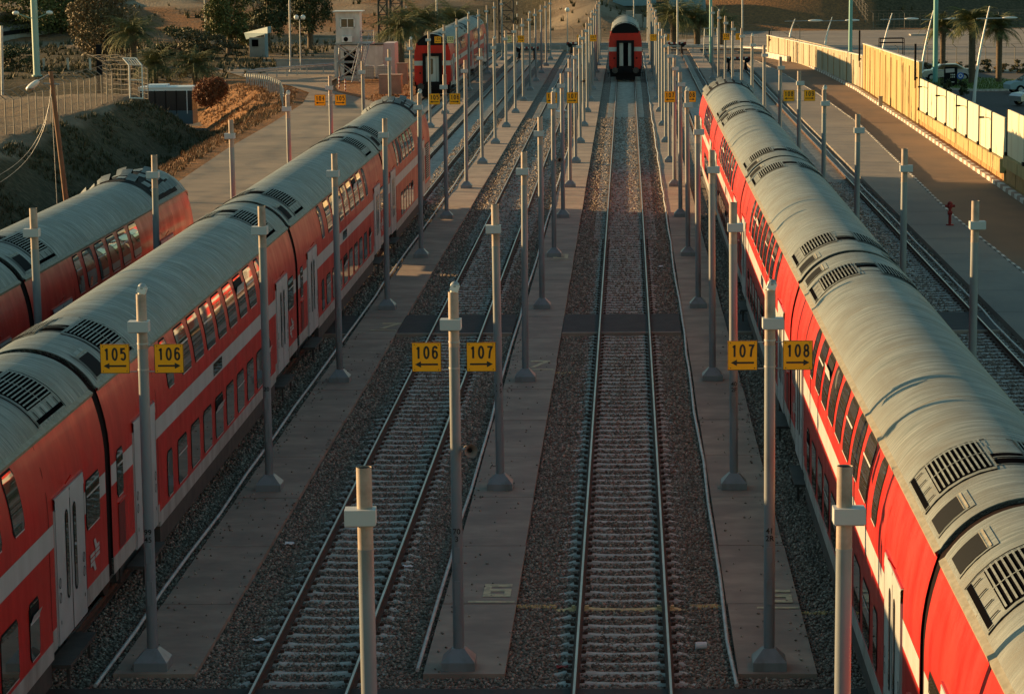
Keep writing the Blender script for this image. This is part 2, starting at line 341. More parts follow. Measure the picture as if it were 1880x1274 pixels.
def terrain():
    xs = list(np.concatenate([np.arange(-420, -100, 16), np.arange(-100, -48, 3), np.arange(-48, -20, .8), np.arange(-20, 24, 4), np.arange(24, 90, 2.5), np.arange(90, 460, 18)]))
    ys = list(np.concatenate([np.arange(-60, 90, 12), np.arange(90, 260, 1.6), np.arange(260, 440, 2.2), np.arange(440, 700, 9), np.arange(700, 1500, 60)]))
    v = []; tint = []
    for y in ys:
        for x in xs:
            z = ground_z(x, y)
            v.append((x, y, z-.16))
            # soil zones: 0 sand, 1 orange dry grass, 2 dark scrub (on the hills also painted sun and shade)
            a = .5; b_ = 0.0
            n = bumps(x, y, .22)
            if x < -20:
                d = lerp_tab(y, ROADL)-x
                if y < 205:
                    a = 1.0 if d < 5 else 0.15
                    b_ = sst(3.5, 6, d)*(1-sst(10.5, 12.5, d+.8*n))
                elif y < 240: a = 1.0 if d < 9 else .2; b_ = sst(8, 14, d)
                else: a = .3; b_ = .75+.3*n
            if y > 318:
                if x > 8: a = 1.1 if y > 358 else .2; b_ = (1.0 if 360 < y < 392 else 0.0)*sst(31, 36, x)  # orange stands in for the sunlit hillside, dark strip for the shaded bank
                else: a = .62+.5*n; q_ = sst(-32, -16, x-(y-360)*.12); b_ = (1-q_)*(.2+.5*bumps(x, y, .07)-(.8 if y > 375 else 0))+q_*(.95+.3*n)  # left part coloured as sunlit slope, middle darkened as shaded slope
                if abs((x+4)+(y-352)*.10) < 5 and y < 425 and x > -16: b_ = 0; a = 0
            elif x > 20: a = .12; b_ = 0
            if 196 < y < 240 and -26 < x < -15.5: a = .75
            if 250 < y < 345 and -40 < x < 20: a = .1; b_ = .25+.3*n
            tint.append((min(1, max(0, a)), min(1, max(0, b_)), 0, 1))
    nx = len(xs)
    f = [(j*nx+i, j*nx+i+1, (j+1)*nx+i+1, (j+1)*nx+i) for j in range(len(ys)-1) for i in range(nx-1)]
    me = bpy.data.meshes.new('ground'); me.from_pydata(v, [], f)
    me.polygons.foreach_set('use_smooth', [True]*len(f))
    ca = me.color_attributes.new('soil', 'FLOAT_COLOR', 'POINT')
    ca.data.foreach_set('color', [c for t in tint for c in t])
    m = bpy.data.materials.new('soil'); m.use_nodes = True
    n = m.node_tree.nodes; l = m.node_tree.links; b = n['Principled BSDF']; b.inputs['Roughness'].default_value = 0.95; b.inputs['Specular IOR Level'].default_value = .15
    at_ = n.new('ShaderNodeVertexColor'); at_.layer_name = 'soil'; sp = n.new('ShaderNodeSeparateColor'); l.new(at_.outputs[0], sp.inputs[0])
    tc = n.new('ShaderNodeTexCoord')
    def noi(s, d=6):
        t = n.new('ShaderNodeTexNoise'); t.inputs['Scale'].default_value = s; t.inputs['Detail'].default_value = d; t.inputs['Roughness'].default_value = .65
        l.new(tc.outputs['Object'], t.inputs['Vector']); return t
    def mix(a, b2, f_):
        x = n.new('ShaderNodeMix'); x.data_type = 'RGBA'
        for k, q in ((6, a), (7, b2)):
            if isinstance(q, tuple): x.inputs[k].default_value = (*q, 1)
            else: l.new(q, x.inputs[k])
        l.new(f_, x.inputs[0]); return x.outputs[2]
    def rng(src, a, b2):
        r_ = n.new('ShaderNodeMapRange'); r_.inputs['From Min'].default_value = a; r_.inputs['From Max'].default_value = b2; l.new(src, r_.inputs['Value']); return r_.outputs[0]
    def add(a, b2, k):
        mm = n.new('ShaderNodeMath'); mm.operation = 'MULTIPLY_ADD'; l.new(b2, mm.inputs[0]); mm.inputs[1].default_value = k; l.new(a, mm.inputs[2]); return mm.outputs[0]
    n1 = noi(.35); n2 = noi(2.5); n3 = noi(.09, 4)
    sand = mix((0.23, 0.17, 0.11), (0.16, 0.12, 0.08), rng(n2.outputs[0], .4, .65))
    sand = mix(sand, (0.30, 0.24, 0.165), rng(n3.outputs[0], .5, .65))
    dry = mix((0.31, 0.155, 0.065), (0.17, 0.10, 0.055), rng(n2.outputs[0], .4, .62))
    scr = mix((0.06, 0.053, 0.028), (0.14, 0.108, 0.06), rng(n2.outputs[0], .42, .66))
    fa = rng(add(sp.outputs[0], n1.outputs[0], .9), .85, 1.15)
    fb = rng(add(sp.outputs[1], n1.outputs[0], .8), .75, 1.05)
    c = mix(sand, dry, fa); c = mix(c, scr, fb); l.new(c, b.inputs['Base Color'])
    bp = n.new('ShaderNodeBump'); bp.inputs['Distance'].default_value = .35; bp.inputs['Strength'].default_value = .8; l.new(n2.outputs[0], bp.inputs['Height']); l.new(bp.outputs[0], b.inputs['Normal'])
    me.materials.append(m)
    o = link('ground', me, None, 'structure')
terrain()

def strip_poly(name, left, right, ys, z, m, th=0.0, zf=None):
    b = MB()
    L = [(lerp_tab(y, left), y, (zf(lerp_tab(y, left), y) if zf else 0)+z) for y in ys]
    Rr = [(lerp_tab(y, right), y, (zf(lerp_tab(y, right), y) if zf else 0)+z) for y in ys]
    b.sheet([L, Rr][::-1] if False else [[a, c] for a, c in zip(L, Rr)], smooth=False)
    if th:
        for side in (L, Rr): b.sheet([[p, (p[0], p[1], p[2]-th)] for p in side], smooth=False)
        for k in (0, -1): b.poly([L[k], Rr[k], (Rr[k][0], Rr[k][1], Rr[k][2]-th), (L[k][0], L[k][1], L[k][2]-th)])
    return b.build(name, m, None, 'structure')

def rect(name, x0, x1, y0, y1, z, m):
    b = MB(); b.poly([(x0, y0, z), (x1, y0, z), (x1, y1, z), (x0, y1, z)]); return b.build(name, m, None, 'structure')

# yard surfaces
rect('ballast_bed', -16.6, 11.9, 10, 292, -.048, 'ballast')
strip_poly('service_road', ROADL, ROADR, [40, 80, 115, 134, 145, 156, 170, 178, 190, 200, 208, 215, 221, 226, 231, 236, 245, 255, 260], -.03, 'road_l')
rect('foreground_crossing', -30, 30, 10, 40.6, .035, 'asphalt')
for nm, a, b_ in (('a', -11.8, -8.4), ('b', -6.88, -3.38), ('c', -1.88, 1.7), ('d', 3.12, 6.3), ('e', 8.0, 11.2)):
    rect('track_crossing', a, b_, 79.2, 83.3, .052, 'asphalt')
    bb = MB(); bb.box(a, b_, 79.06, 79.2, -.05, .075); bb.build('crossing_kerb', 'kerb_w' if nm == 'x' else 'concrete', None, 'structure')
def concrete_strip(x0, x1, y0=41.4, y1=296):
    b = MB(); y = y0; i = 0
    while y < y1:
        L = 4.6; z = .05+rnd.uniform(-.004, .004)
        b.box(x0+rnd.uniform(-.01, .01), x1+rnd.uniform(-.01, .01), y+.018, min(y+L, y1)-.018, -.2, z); y += L
    b.build('concrete_walkway', 'concrete', None, 'structure')
for a, b_ in ((-8.22, -6.9), (-3.2, -1.9), (1.84, 3.1), (-13.15, -11.95), (6.8, 8.05)): concrete_strip(a, b_)
# right side: platform, road, kerbs
b = MB(); y = 15
PLATR = [(15, 13.6), (92, 13.8), (112, 13.7), (140, 14.2), (170, 14.7), (204, 14.5), (240, 13.6), (262, 12.6)]
while y < 262:
    y1 = y+5.2
    b.add([(11.55, y+.015, .14), (lerp_tab(y, PLATR), y+.015, .14), (lerp_tab(y1, PLATR), y1-.015, .14), (11.55, y1-.015, .14),
           (11.55, y+.015, -.2), (lerp_tab(y, PLATR), y+.015, -.2), (lerp_tab(y1, PLATR), y1-.015, -.2), (11.55, y1-.015, -.2)],
          [(0, 1, 2, 3), (0, 3, 7, 4), (1, 5, 6, 2), (0, 4, 5, 1), (3, 2, 6, 7)])
    y = y1
b.build('side_platform', 'pave', None, 'structure')
KERBR = [(10, 17.4), (118, 17.6), (147, 17.75), (172, 17.9), (196, 17.95), (211, 18.0), (235, 17.5), (252, 17.0), (272, 15.9), (283, 14.6)]
strip_poly('access_road', [(15, 13.5), (240, 13.5), (262, 12.4), (283, 6)], KERBR, [15, 60, 100, 118, 147, 172, 196, 211, 235, 252, 262, 272, 283], -.02, 'road')
def kerb_line(name, tab, y0, y1, w, z0, z1, step, ma, mb_, gap=0.03, label=None):
    b = MB(); y = y0; i = 0
    while y < y1:
        ya, yb = y, min(y+step-gap, y1); xa, xb = lerp_tab(ya, tab), lerp_tab(yb, tab)
        j = rnd.uniform(-.012, .012)
        vs = [(xa, ya, z0), (xa+w, ya, z0), (xb+w, yb, z0), (xb, yb, z0), (xa+.02, ya, z1+j), (xa+w, ya, z1+j), (xb+w, yb, z1+j), (xb+.02, yb, z1+j)]
        b.add(vs, [(4, 5, 6, 7), (0, 1, 5, 4), (2, 3, 7, 6), (0, 4, 7, 3), (1, 2, 6, 5)], i % 2); y += step; i += 1
    return b.build(name, [ma, mb_], None, 'structure')
kerb_line('road_kerb', KERBR, 90, 278, .28, -.1, .17, .95, 'kerb_w', 'kerb_r')
kerb_line('platform_edge_kerb', PLATR, 60, 262, .12, -.1, .158, .62, 'kerb_w', 'pave')
strip_poly('pavement', [(y, x+.3) for y, x in KERBR], [(y, x+1.6) for y, x in KERBR], [60, 118, 147, 172, 196, 211, 235, 252, 272, 283], .10, 'wallo')
# plaza and roads beyond the wall
rect('parking_lot', 20.5, 200, 240, 352, -.05, 'pave')
b = MB(); b.poly([(20.5, 20, -.06), (200, 20, -.06), (200, 238, -.06), (20.5, 238, -.06)]); b.build('outer_road', 'asphalt', None, 'structure')
rect('lorry_yard', -2, 20.4, 296, 352, -.05, 'pave')

# ---------------------------------------------------------------- ballast stones
def stones(name, areas, seed, matn, avoid_sleepers=True, label=None, zc=-.030):
    rs = np.random.RandomState(seed)
    base = np.array([(1, 0, 0), (0, 1, 0), (-1, 0, 0), (0, -1, 0), (0, 0, 1), (0, 0, -1)], float)
    fc = np.array([(0, 1, 4), (1, 2, 4), (2, 3, 4), (3, 0, 4), (1, 0, 5), (2, 1, 5), (3, 2, 5), (0, 3, 5)])
    P = []; Rr = []
    for (x0, x1, y0, y1, dens, r) in areas:
        n = int((x1-x0)*(y1-y0)*dens)
        P.append(np.stack([rs.uniform(x0, x1, n), rs.uniform(y0, y1, n), np.full(n, zc)], 1)); Rr.append(np.full(n, r))
    P = np.concatenate(P); Rr = np.concatenate(Rr)
    if avoid_sleepers:
        # most stones lie between the sleepers, a few spill over them
        ph = (P[:, 1] % .6)/.6
        onrow = (ph > .41) & (ph < .59)
        for tx in (T104, T105, T106, T107, T108, T109):
            dx = np.abs(P[:, 0]-tx)
            cover = (np.sin(P[:, 1]*.23+tx*1.7)+.7*np.sin(P[:, 1]*.71+P[:, 0]*1.1+tx)) 
            lim = np.where(cover > .8, .8, .26); lim = np.where(dx > .84, np.maximum(lim, {T106: .93, T107: .22}.get(tx, .6)+np.where((tx == T107) & (P[:, 0] > 0), .62, 0)), lim)
            kill = (dx < 1.28) & onrow & (rs.rand(len(P)) > lim)
            kill |= (np.abs(dx-.7535) < .09)
            P = P[~kill]; Rr = Rr[~kill]; onrow = onrow[~kill]
    n = len(P)
    v = base[None]*rs.uniform(.65, 1.25, (n, 6, 1))*(Rr[:, None, None]*rs.uniform(.55, 1.25, (n, 1, 1)))
    v[:, :, 2] *= .75
    v += rs.uniform(-.25, .25, v.shape)*Rr[:, None, None]
    a = rs.uniform(0, 6.28, n); t = rs.uniform(-.7, .7, n)
    ca, sa, ct, st = np.cos(a), np.sin(a), np.cos(t), np.sin(t)
    x = v[:, :, 0]*ca[:, None]-v[:, :, 1]*sa[:, None]; y = v[:, :, 0]*sa[:, None]+v[:, :, 1]*ca[:, None]; z = v[:, :, 2]
    y2 = y*ct[:, None]-z*st[:, None]; z2 = y*st[:, None]+z*ct[:, None]
    V = np.stack([x, y2, z2], 2)+P[:, None, :]
    V = V.reshape(-1, 3); Fc = (fc[None]+6*np.arange(n)[:, None, None]).reshape(-1)
    me = bpy.data.meshes.new(name); me.vertices.add(len(V)); me.vertices.foreach_set('co', V.ravel())
    nf = n*8; me.loops.add(nf*3); me.loops.foreach_set('vertex_index', Fc.astype(np.int32))
    me.polygons.add(nf); me.polygons.foreach_set('loop_start', np.arange(0, nf*3, 3, dtype=np.int32)); me.polygons.foreach_set('loop_total', np.full(nf, 3, dtype=np.int32))
    me.update(calc_edges=True); me.materials.append(M[matn])
    o = link(name, me, None, 'stuff')
    if label: o['label'] = label; o['category'] = 'gravel'
    return o
NEAR = [(-9.9, -8.25), (-6.88, -3.25), (-1.88, 1.82), (3.12, 4.6)]
A_ = []
for x0, x1 in NEAR:
    A_ += [(x0, x1, 40.7, 58, 330, .036), (x0, x1, 58, 79, 210, .042), (x0, x1, 83.4, 115, 110, .05)]
A_ += [(6.2, 6.8, 60, 79, 200, .042), (8.05, 11.5, 66, 79, 170, .044), (8.05, 11.5, 83.4, 130, 80, .055)]
for x0, x1 in [(-9.9, -8.25), (-6.88, -3.25), (-1.88, 1.82)]: A_.append((x0, x1, 115, 180, 40, .07))
A_ += [(-3.2, -1.9, 40.7, 41.5, 330, .036), (-8.22, -6.9, 40.7, 41.9, 330, .036), (1.84, 3.1, 40.7, 41.5, 330, .036)]
stones('ballast_gravel', A_, 5, 'stone', label='grey brown crushed ballast stones between and beside the tracks')
stones('spilled_stones', [(-8.2, -6.92, 41.5, 75, 2.2, .028), (-3.18, -1.92, 41.5, 75, 2.2, .028), (1.86, 3.08, 41.5, 75, 2.2, .028), (-8.2, -7.9, 41.5, 80, 9, .028), (-3.2, -2.95, 41.5, 80, 9, .028), (2.85, 3.1, 41.5, 80, 9, .028), (-7.1, -6.9, 41.5, 80, 9, .028)], 12, 'stone', False, label='loose stones spilled over the concrete walkways', zc=.062)
stones('painted_gravel', [(-1.88, -1.2, 46.0, 46.2, 900, .038), (1.2, 1.8, 46.0, 46.2, 900, .038), (3.12, 4.2, 45.5, 45.7, 420, .035), (-1.9, -1.2, 72.0, 72.25, 300, .04)], 9, 'ystone', False, label='yellow painted ballast stones in line with the stopping mark')

# ---------------------------------------------------------------- tracks
RAILH = .15
def sleeper_mesh():
    b = MB(); hw = .105
    xs = [-1.25, -1.05, -.95, -.55, -.40, 0, .40, .55, .95, 1.05, 1.25]
    zs = [-.045, -.028, 0, 0, -.012, -.020, -.012, 0, 0, -.028, -.045]
    top = [[(x, -hw+.045, z), (x, hw-.045, z)] for x, z in zip(xs, zs)]
    b.sheet(top, 0, False)
    for s_ in (-1, 1):
        b.sheet([[(x, s_*(hw-.045), z), (x, s_*(hw+.01), z-.07)] for x, z in zip(xs, zs)], 0, False)
    for k in (0, -1): x, z = xs[k], zs[k]; b.poly([(x, -hw+.045, z), (x, hw-.045, z), (x, hw+.01, z-.07), (x, -hw-.01, z-.07)])
    for g in (-.7535, .7535):
        b.box(g-.13, g+.13, -.06, .06, -.005, .02, 1)
        for q in (-.12, .12): b.box(g+q-.03, g+q+.03, -.04, .04, .0, .05, 1)
    return b.mesh('sleeper', ['sleeper', 'rust'])
SLM = sleeper_mesh()
SLY = SLM.copy(); SLY.materials.clear(); SLY.materials.append(M['ysleeper']); SLY.materials.append(M['rust'])
def track(tx, y0, y1, label, sy0):
    t = thing('railway_track', label, 'railway track', (tx, 0, 0), group='parallel tracks of the yard')
    for g in (-.7535, .7535):
        b = MB(); pr = [(-.019, .15), (.019, .15), (.036, .140), (.036, .115), (.010, .10), (.010, .035), (.07, .02), (.07, .004), (-.07, .004), (-.07, .02), (-.010, .035), (-.010, .10), (-.036, .115), (-.036, .140)]
        n = len(pr); vs = [(g+x, y, z) for y in (y0, y1) for x, z in pr]
        for i in range(n): b.add([vs[i], vs[(i+1) % n], vs[n+(i+1) % n], vs[n+i]], [(0, 1, 2, 3)], 0 if i in (0,) else 1)
        b.poly(vs[:n], 1); b.poly(vs[n:][::-1], 1)
        b.build('rail', ['railtop', 'rust'], t)
    k0 = math.ceil((sy0-.3)/.6); cnt = 0; y = k0*.6+.3; rest = MB()
    src = None
    while y < y1:
        if not (79.0 < y < 83.5) and y > 40.9:
            if cnt < 100:
                me = SLY if (tx == 0 and abs(y-46.1) < .31) else SLM
                o = link('sleeper', me, t); o.location = (rnd.uniform(-.01, .01), y+rnd.uniform(-.02, .02), rnd.uniform(-.006, .004)); cnt += 1
            else:
                rest.box(-1.25, 1.25, y-.08, y+.08, -.09, -.012, 0)
        y += .6
    if rest.f: rest.build('sleepers', 'sleeper', t, 'stuff')
    return t
track(T106, 10, 283, 'empty track between the signs 106, left of the middle track', 40.9)
track(T107, 10, 292, 'straight middle track running up to the red train end in the distance', 40.9)
track(T105, 10, 272, 'track under the long red train left of the middle', 116)
track(T104, 10, 292, 'track under the leftmost train', 82)
track(T108, 10, 280, 'track under the big red train on the right', 130)
track(T109, 10, 242, 'empty curving-looking track right of the big right train, beside the platform', 60)

# white pipes lying along the walkways
def pipe_run(x, y0, y1, label, seed):
    r_ = random.Random(seed); b = MB(); pts = []; y = y0
    while y < y1: pts.append((x+r_.uniform(-.03, .03), y, .055+r_.uniform(-.01, .01))); y += r_.uniform(2.5, 5)
    pts.append((x, y1, .055))
    for a, c in zip(pts[:-1], pts[1:]):
        b.tube(a, c, .034, .034, 8)
    o = b.build('service_pipe', 'pipe'); tag(o, label, 'pipe', 'pale pipes lying beside the concrete walkways')
pipe_run(-3.29, 41.6, 160, 'pale pipe along the left edge of the walkway between tracks 106 and 107', 1)
pipe_run(1.77, 40.7, 285, 'pale wavy pipe along the right side of the middle track', 2)
pipe_run(-8.36, 40.7, 170, 'pale pipe beside the long left train, along the walkway left of track 106', 3)
pipe_run(11.25, 66, 250, 'pale pipe between the empty right-hand track and the platform', 4)
pipe_run(6.62, 140, 250, 'pale pipe running past the far end of the big right train', 5)

# painted marks on the walkways
def ground_mark(txt, x, y, sx, sy, line, ordi):
    SEG = {'6': [(0, 1, .8, 1), (0, .26, 0, 1), (0, 1, .42, .62), (0, 1, 0, .2), (.76, 1, 0, .62)], '8': [(0, 1, .8, 1), (0, .24, 0, 1), (0, 1, .42, .6), (0, 1, 0, .2), (.76, 1, 0, 1)], '7': [(0, 1, .82, 1)]}[txt]
    b = MB()
    for k, (a0, a1, c0, c1) in enumerate(SEG): b.poly([((q[0]-.5)*sx, (q[1]-.5)*sy, k*.0006) for q in ((a0, c0), (a1, c0), (a1, c1), (a0, c1))])
    if txt == '7': b.poly([((q[0]-.5)*sx, (q[1]-.5)*sy, .0006) for q in ((.0, 0), (.28, 0), (1.0, .9), (.72, .9))])
    me = b.mesh('numeral', 'markyel')
    t = thing('stopping_mark', ordi, 'ground marking', (x, y, .062), group='yellow stopping marks on the walkways')
    link('numeral', me, t)
    b = MB(); b.poly([(line[0]-x, -sy/2-.42, 0), (line[1]-x, -sy/2-.42, 0), (line[1]-x, -sy/2-.30, 0), (line[0]-x, -sy/2-.30, 0)]); b.build('stop_line', 'markyel', t)
ground_mark('6', -2.27, 46.95, .5, .95, (-2.76, -1.93), 'faded yellow 6 and line on the walkway left of the middle track')
ground_mark('6', 2.78, 46.5, .45, .95, (2.35, 3.08), 'faded yellow 6 and line on the walkway right of the middle track, behind the post')
ground_mark('7', -2.35, 73.2, .55, 1.2, (-2.75, -1.95), 'faded yellow 7 on the walkway left of the middle track, further away')
ground_mark('8', -2.4, 99.0, .55, 1.4, (-2.75, -1.95), 'faded yellow 8 on the walkway left of the middle track, near the fifth post')
ground_mark('7', -7.2, 80.9, .6, 1.2, (-7.75, -6.95), 'faded yellow 7 on the walkway beside the long left train')
# ---------------------------------------------------------------- lighting posts
PY0, PDY, PH = 41.81, 14.319, 6.13
def post_mesh():
    b = MB()
    b.tube((0, 0, .3), (0, 0, 5.22), .090, .085, 20, 0)
    b.tube((0, 0, 5.22), (0, 0, 5.25), .088, .088, 20, 0)
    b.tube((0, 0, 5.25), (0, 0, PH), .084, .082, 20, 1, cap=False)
    b.tube((0, 0, PH-.02), (0, 0, PH-.015), .08, .08, 20, 2)
    for z in (.9, 1.7, 1.95): b.tube((0, 0, z), (0, 0, z+.012), .0905, .0905, 20, 0)
    b.box(-.045, .045, -.094, -.08, 1.05, 1.45, 0)
    b.box(-.045, .045, -.093, -.08, 1.75, 2.0, 0)
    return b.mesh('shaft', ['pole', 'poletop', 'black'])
def plinth_mesh():
    b = MB(); a = .27; c = .10
    b.box(-a, a, -a, a, 0, .14)
    vs = [(-a, -a, .14), (a, -a, .14), (a, a, .14), (-a, a, .14), (-c, -c, .33), (c, -c, .33), (c, c, .33), (-c, c, .33)]
    b.add(vs, [(0, 1, 5, 4), (1, 2, 6, 5), (2, 3, 7, 6), (3, 0, 4, 7), (4, 5, 6, 7)])
    return b.mesh('plinth', 'pole')
def boxfit_mesh():
    b = MB(); b.box(-.165, .165, -.13, .10, 0, .165)
    b.box(-.15, .15, -.125, .09, -.012, 0, 1); b.tube((0, .02, .165), (0, .02, .20), .03, .02, 10, 0)
    return b.mesh('lamp_box', ['box', 'poletop'])
def cap_mesh():
    b = MB(); b.box(-.07, .07, -.10, .05, .02, .12, 0, Matrix.Rotation(.35, 4, 'Y')); b.tube((0, 0, -.03), (0, 0, .04), .05, .05, 10, 0)
    b.sphere((.03, -.03, .10), .075, 1)
    return b.mesh('floodlight_cap', ['lampwhite', 'steel'])
PM, PLM, BXM, CPM = post_mesh(), plinth_mesh(), boxfit_mesh(), cap_mesh()
def horn_mesh():
    b = MB(); n = 16; prof = [(0, .03), (.06, .035), (.12, .06), (.17, .105), (.175, .11)]
    rows = [[(r*cos(2*pi*i/n), -y, r*sin(2*pi*i/n)) for i in range(n+1)] for y, r in prof]
    b.sheet(rows, 0)
    b.tube((0, 0, 0), (0, .10, 0), .045, .045, 12, 0); b.tube((0, -.05, 0), (0, -.13, 0), .02, .03, 8, 1)
    return b.mesh('horn', ['brownbox', 'black'])
HORN = horn_mesh()
ORD = ['nearest', 'first', 'second', 'third', 'fourth', 'fifth', 'sixth', 'seventh', 'eighth', 'ninth', 'tenth', 'eleventh', 'twelfth', 'thirteenth', 'fourteenth', 'fifteenth', 'sixteenth', 'seventeenth', 'eighteenth', 'nineteenth']
ROWS = {
 'E': (-12.53, 1, 16, 'between the two left trains', -.045),
 'A': (-7.643, 0, 16, 'left of the 106 track', -.045),
 'B': (-2.651, -1, 16, 'directly left of the middle track', -.045),
 'C': (2.359, -1, 16, 'directly right of the middle track', .045),
 'D': (7.388, 1, 13, 'beyond the big right train', .045)}
SIGNS = {('E', 5): ('104', '105'), ('E', 10): ('104', '105'), ('A', 0): ('105', '106'), ('A', 5): ('105', '106'), ('A', 10): ('105', '106'),
         ('B', 0): ('106', '107'), ('B', 5): ('106', '107'), ('B', 10): ('106', '107'), ('C', 0): ('107', '108'), ('C', 5): ('107', '108'), ('C', 10): ('107', '108'),
         ('D', 5): ('108', '109'), ('D', 10): ('108', '109')}
POSTTXT = {('A', 0): '99\n45', ('B', 0): '70\n3', ('C', 0): '41\n2R', ('B', 1): '69\n45', ('C', 1): '40\n2F', ('A', 1): '20'}
def plate_mesh():
    b = MB(); a = .235; b.box(-a, a, -.006, .006, -a, a, 0)
    z = -.0085
    for (x0, x1, z0, z1) in ((-a, a, a-.008, a), (-a, a, -a, -a+.008), (-a, -a+.008, -a+.008, a-.008), (a-.008, a, -a+.008, a-.008)):
        b.poly([(x0, z, z0), (x1, z, z0), (x1, z, z1), (x0, z, z1)], 1)
    for sx in (-1, 1):
        for sz in (-1, 1): b.tube((sx*.19, -.006, sz*.20), (sx*.19, -.014, sz*.20), .008, .008, 6, 1)
    return b
PLATE = plate_mesh().mesh('plate', ['orange', 'ink']); PLATEP = plate_mesh().mesh('plate', ['yellowpale', 'ink'])
NUM = {}
def arrow_mesh(d):
    b = MB(); y = -.009
    pts = [(-.18, -.015), (.09, -.015), (.09, -.05), (.185, 0), (.09, .05), (.09, .015), (-.18, .015)]
    pts = [(d*x, z) for x, z in pts]
    if d < 0: pts = pts[::-1]
    b.poly([(x, y, z) for x, z in [pts[0], pts[1], pts[5], pts[6]]] if d > 0 else [(x, y, z) for x, z in [pts[6], pts[5], pts[1], pts[0]]])
    b.poly([(x, y, z) for x, z in ([pts[2], pts[3], pts[4]] if d > 0 else [pts[4], pts[3], pts[2]])])
    return b.mesh('arrow', 'ink')
ARR = {1: arrow_mesh(1), -1: arrow_mesh(-1)}
def num_mesh(t):
    if t not in NUM:
        def arc(cx_, cy_, rx, ry, a0, a1, n=12): return [(cx_+rx*cos(R(a0+(a1-a0)*i/n)), cy_+ry*sin(R(a0+(a1-a0)*i/n))) for i in range(n+1)]
        DIG = {'0': [arc(0, 0, .30, .5, 0, 360, 24)], '1': [[(-.16, .30), (.02, .40), (.08, .52), (.08, -.54)]],
               '4': [[(.12, -.54), (.12, .5), (-.30, -.18), (.34, -.18)]], '5': [[(.28, .48), (-.20, .48), (-.26, .02), (-.10, .12)]+arc(.0, -.18, .29, .32, 80, -150, 14)],
               '6': [arc(0, -.19, .29, .31, 0, 360, 20), [(.26, .34)]+arc(.02, .16, .30, .36, 50, 180, 8)+[(-.29, -.15)]],
               '7': [[(-.30, .48), (.30, .48), (.06, .1), (-.06, -.54)]], '8': [arc(0, .25, .24, .25, 0, 360, 18), arc(0, -.24, .29, .28, 0, 360, 18)],
               '9': [arc(0, .19, .29, .31, 0, 360, 20), [(-.26, -.34)]+arc(-.02, -.16, .30, .36, 230, 360, 8)+[(.29, .15)]]}
        b = MB(); H_, W_ = .18, .185; wd = .0155
        for i, ch in enumerate(t):
            for ln in DIG[ch]:
                P_ = [Vector(((i-1)*.135+q[0]*W_*.62, q[1]*H_, 0)) for q in ln]; closed = (P_[0]-P_[-1]).length < 1e-4
                L_, R_ = [], []
                for j, p in enumerate(P_):
                    a = P_[j-1] if j > 0 else (P_[-2] if closed else p); c = P_[j+1] if j < len(P_)-1 else (P_[1] if closed else p)
                    d = (c-a).normalized(); nn = Vector((-d.y, d.x, 0))*wd
                    if j > 0 and j < len(P_)-1:
                        d1 = (P_[j]-P_[j-1]).normalized(); nn = nn/max(.55, abs(d1.dot(d)))
                    L_.append(p+nn); R_.append(p-nn)
                b.sheet([[(a.x, -.009, a.y+.075), (c.x, -.009, c.y+.075)] for a, c in zip(L_, R_)], 0, False)
        NUM[t] = b.mesh('number', 'ink')
    return NUM[t]
DIST = {0: 'near', 5: 'mid-distance', 10: 'far'}
def sign(row, k, side, txt, x, y):
    pale = (k == 10 and ((row == 'E' and side > 0) or (row == 'A' and side < 0)))  # these far plates get their reflection as a pale plate colour
    lab = '%s %s sign, %s-pointing arrow, on the %s signed post %s' % ('pale glare-painted' if pale else 'orange', txt, 'right' if side > 0 else 'left', ('nearest' if k == min(q[1] for q in SIGNS if q[0] == row) else ('farthest' if k == 10 else 'middle')), ROWS[row][3])
    t = thing('track_number_sign', lab, 'sign', (x+side*.435, y-.10, 5.15), group='orange track number signs')
    link('plate', PLATEP if pale else PLATE, t); link('number', num_mesh(txt), t); a = link('arrow', ARR[side], t); a.location = (0, 0, -.115)
    for z in (-.21, .21): b = MB(); b.tube((-side*.235, .0, z), (-side*.34, .03, z), .009, .009, 6); b.build('bracket', 'steel', t)
    return t
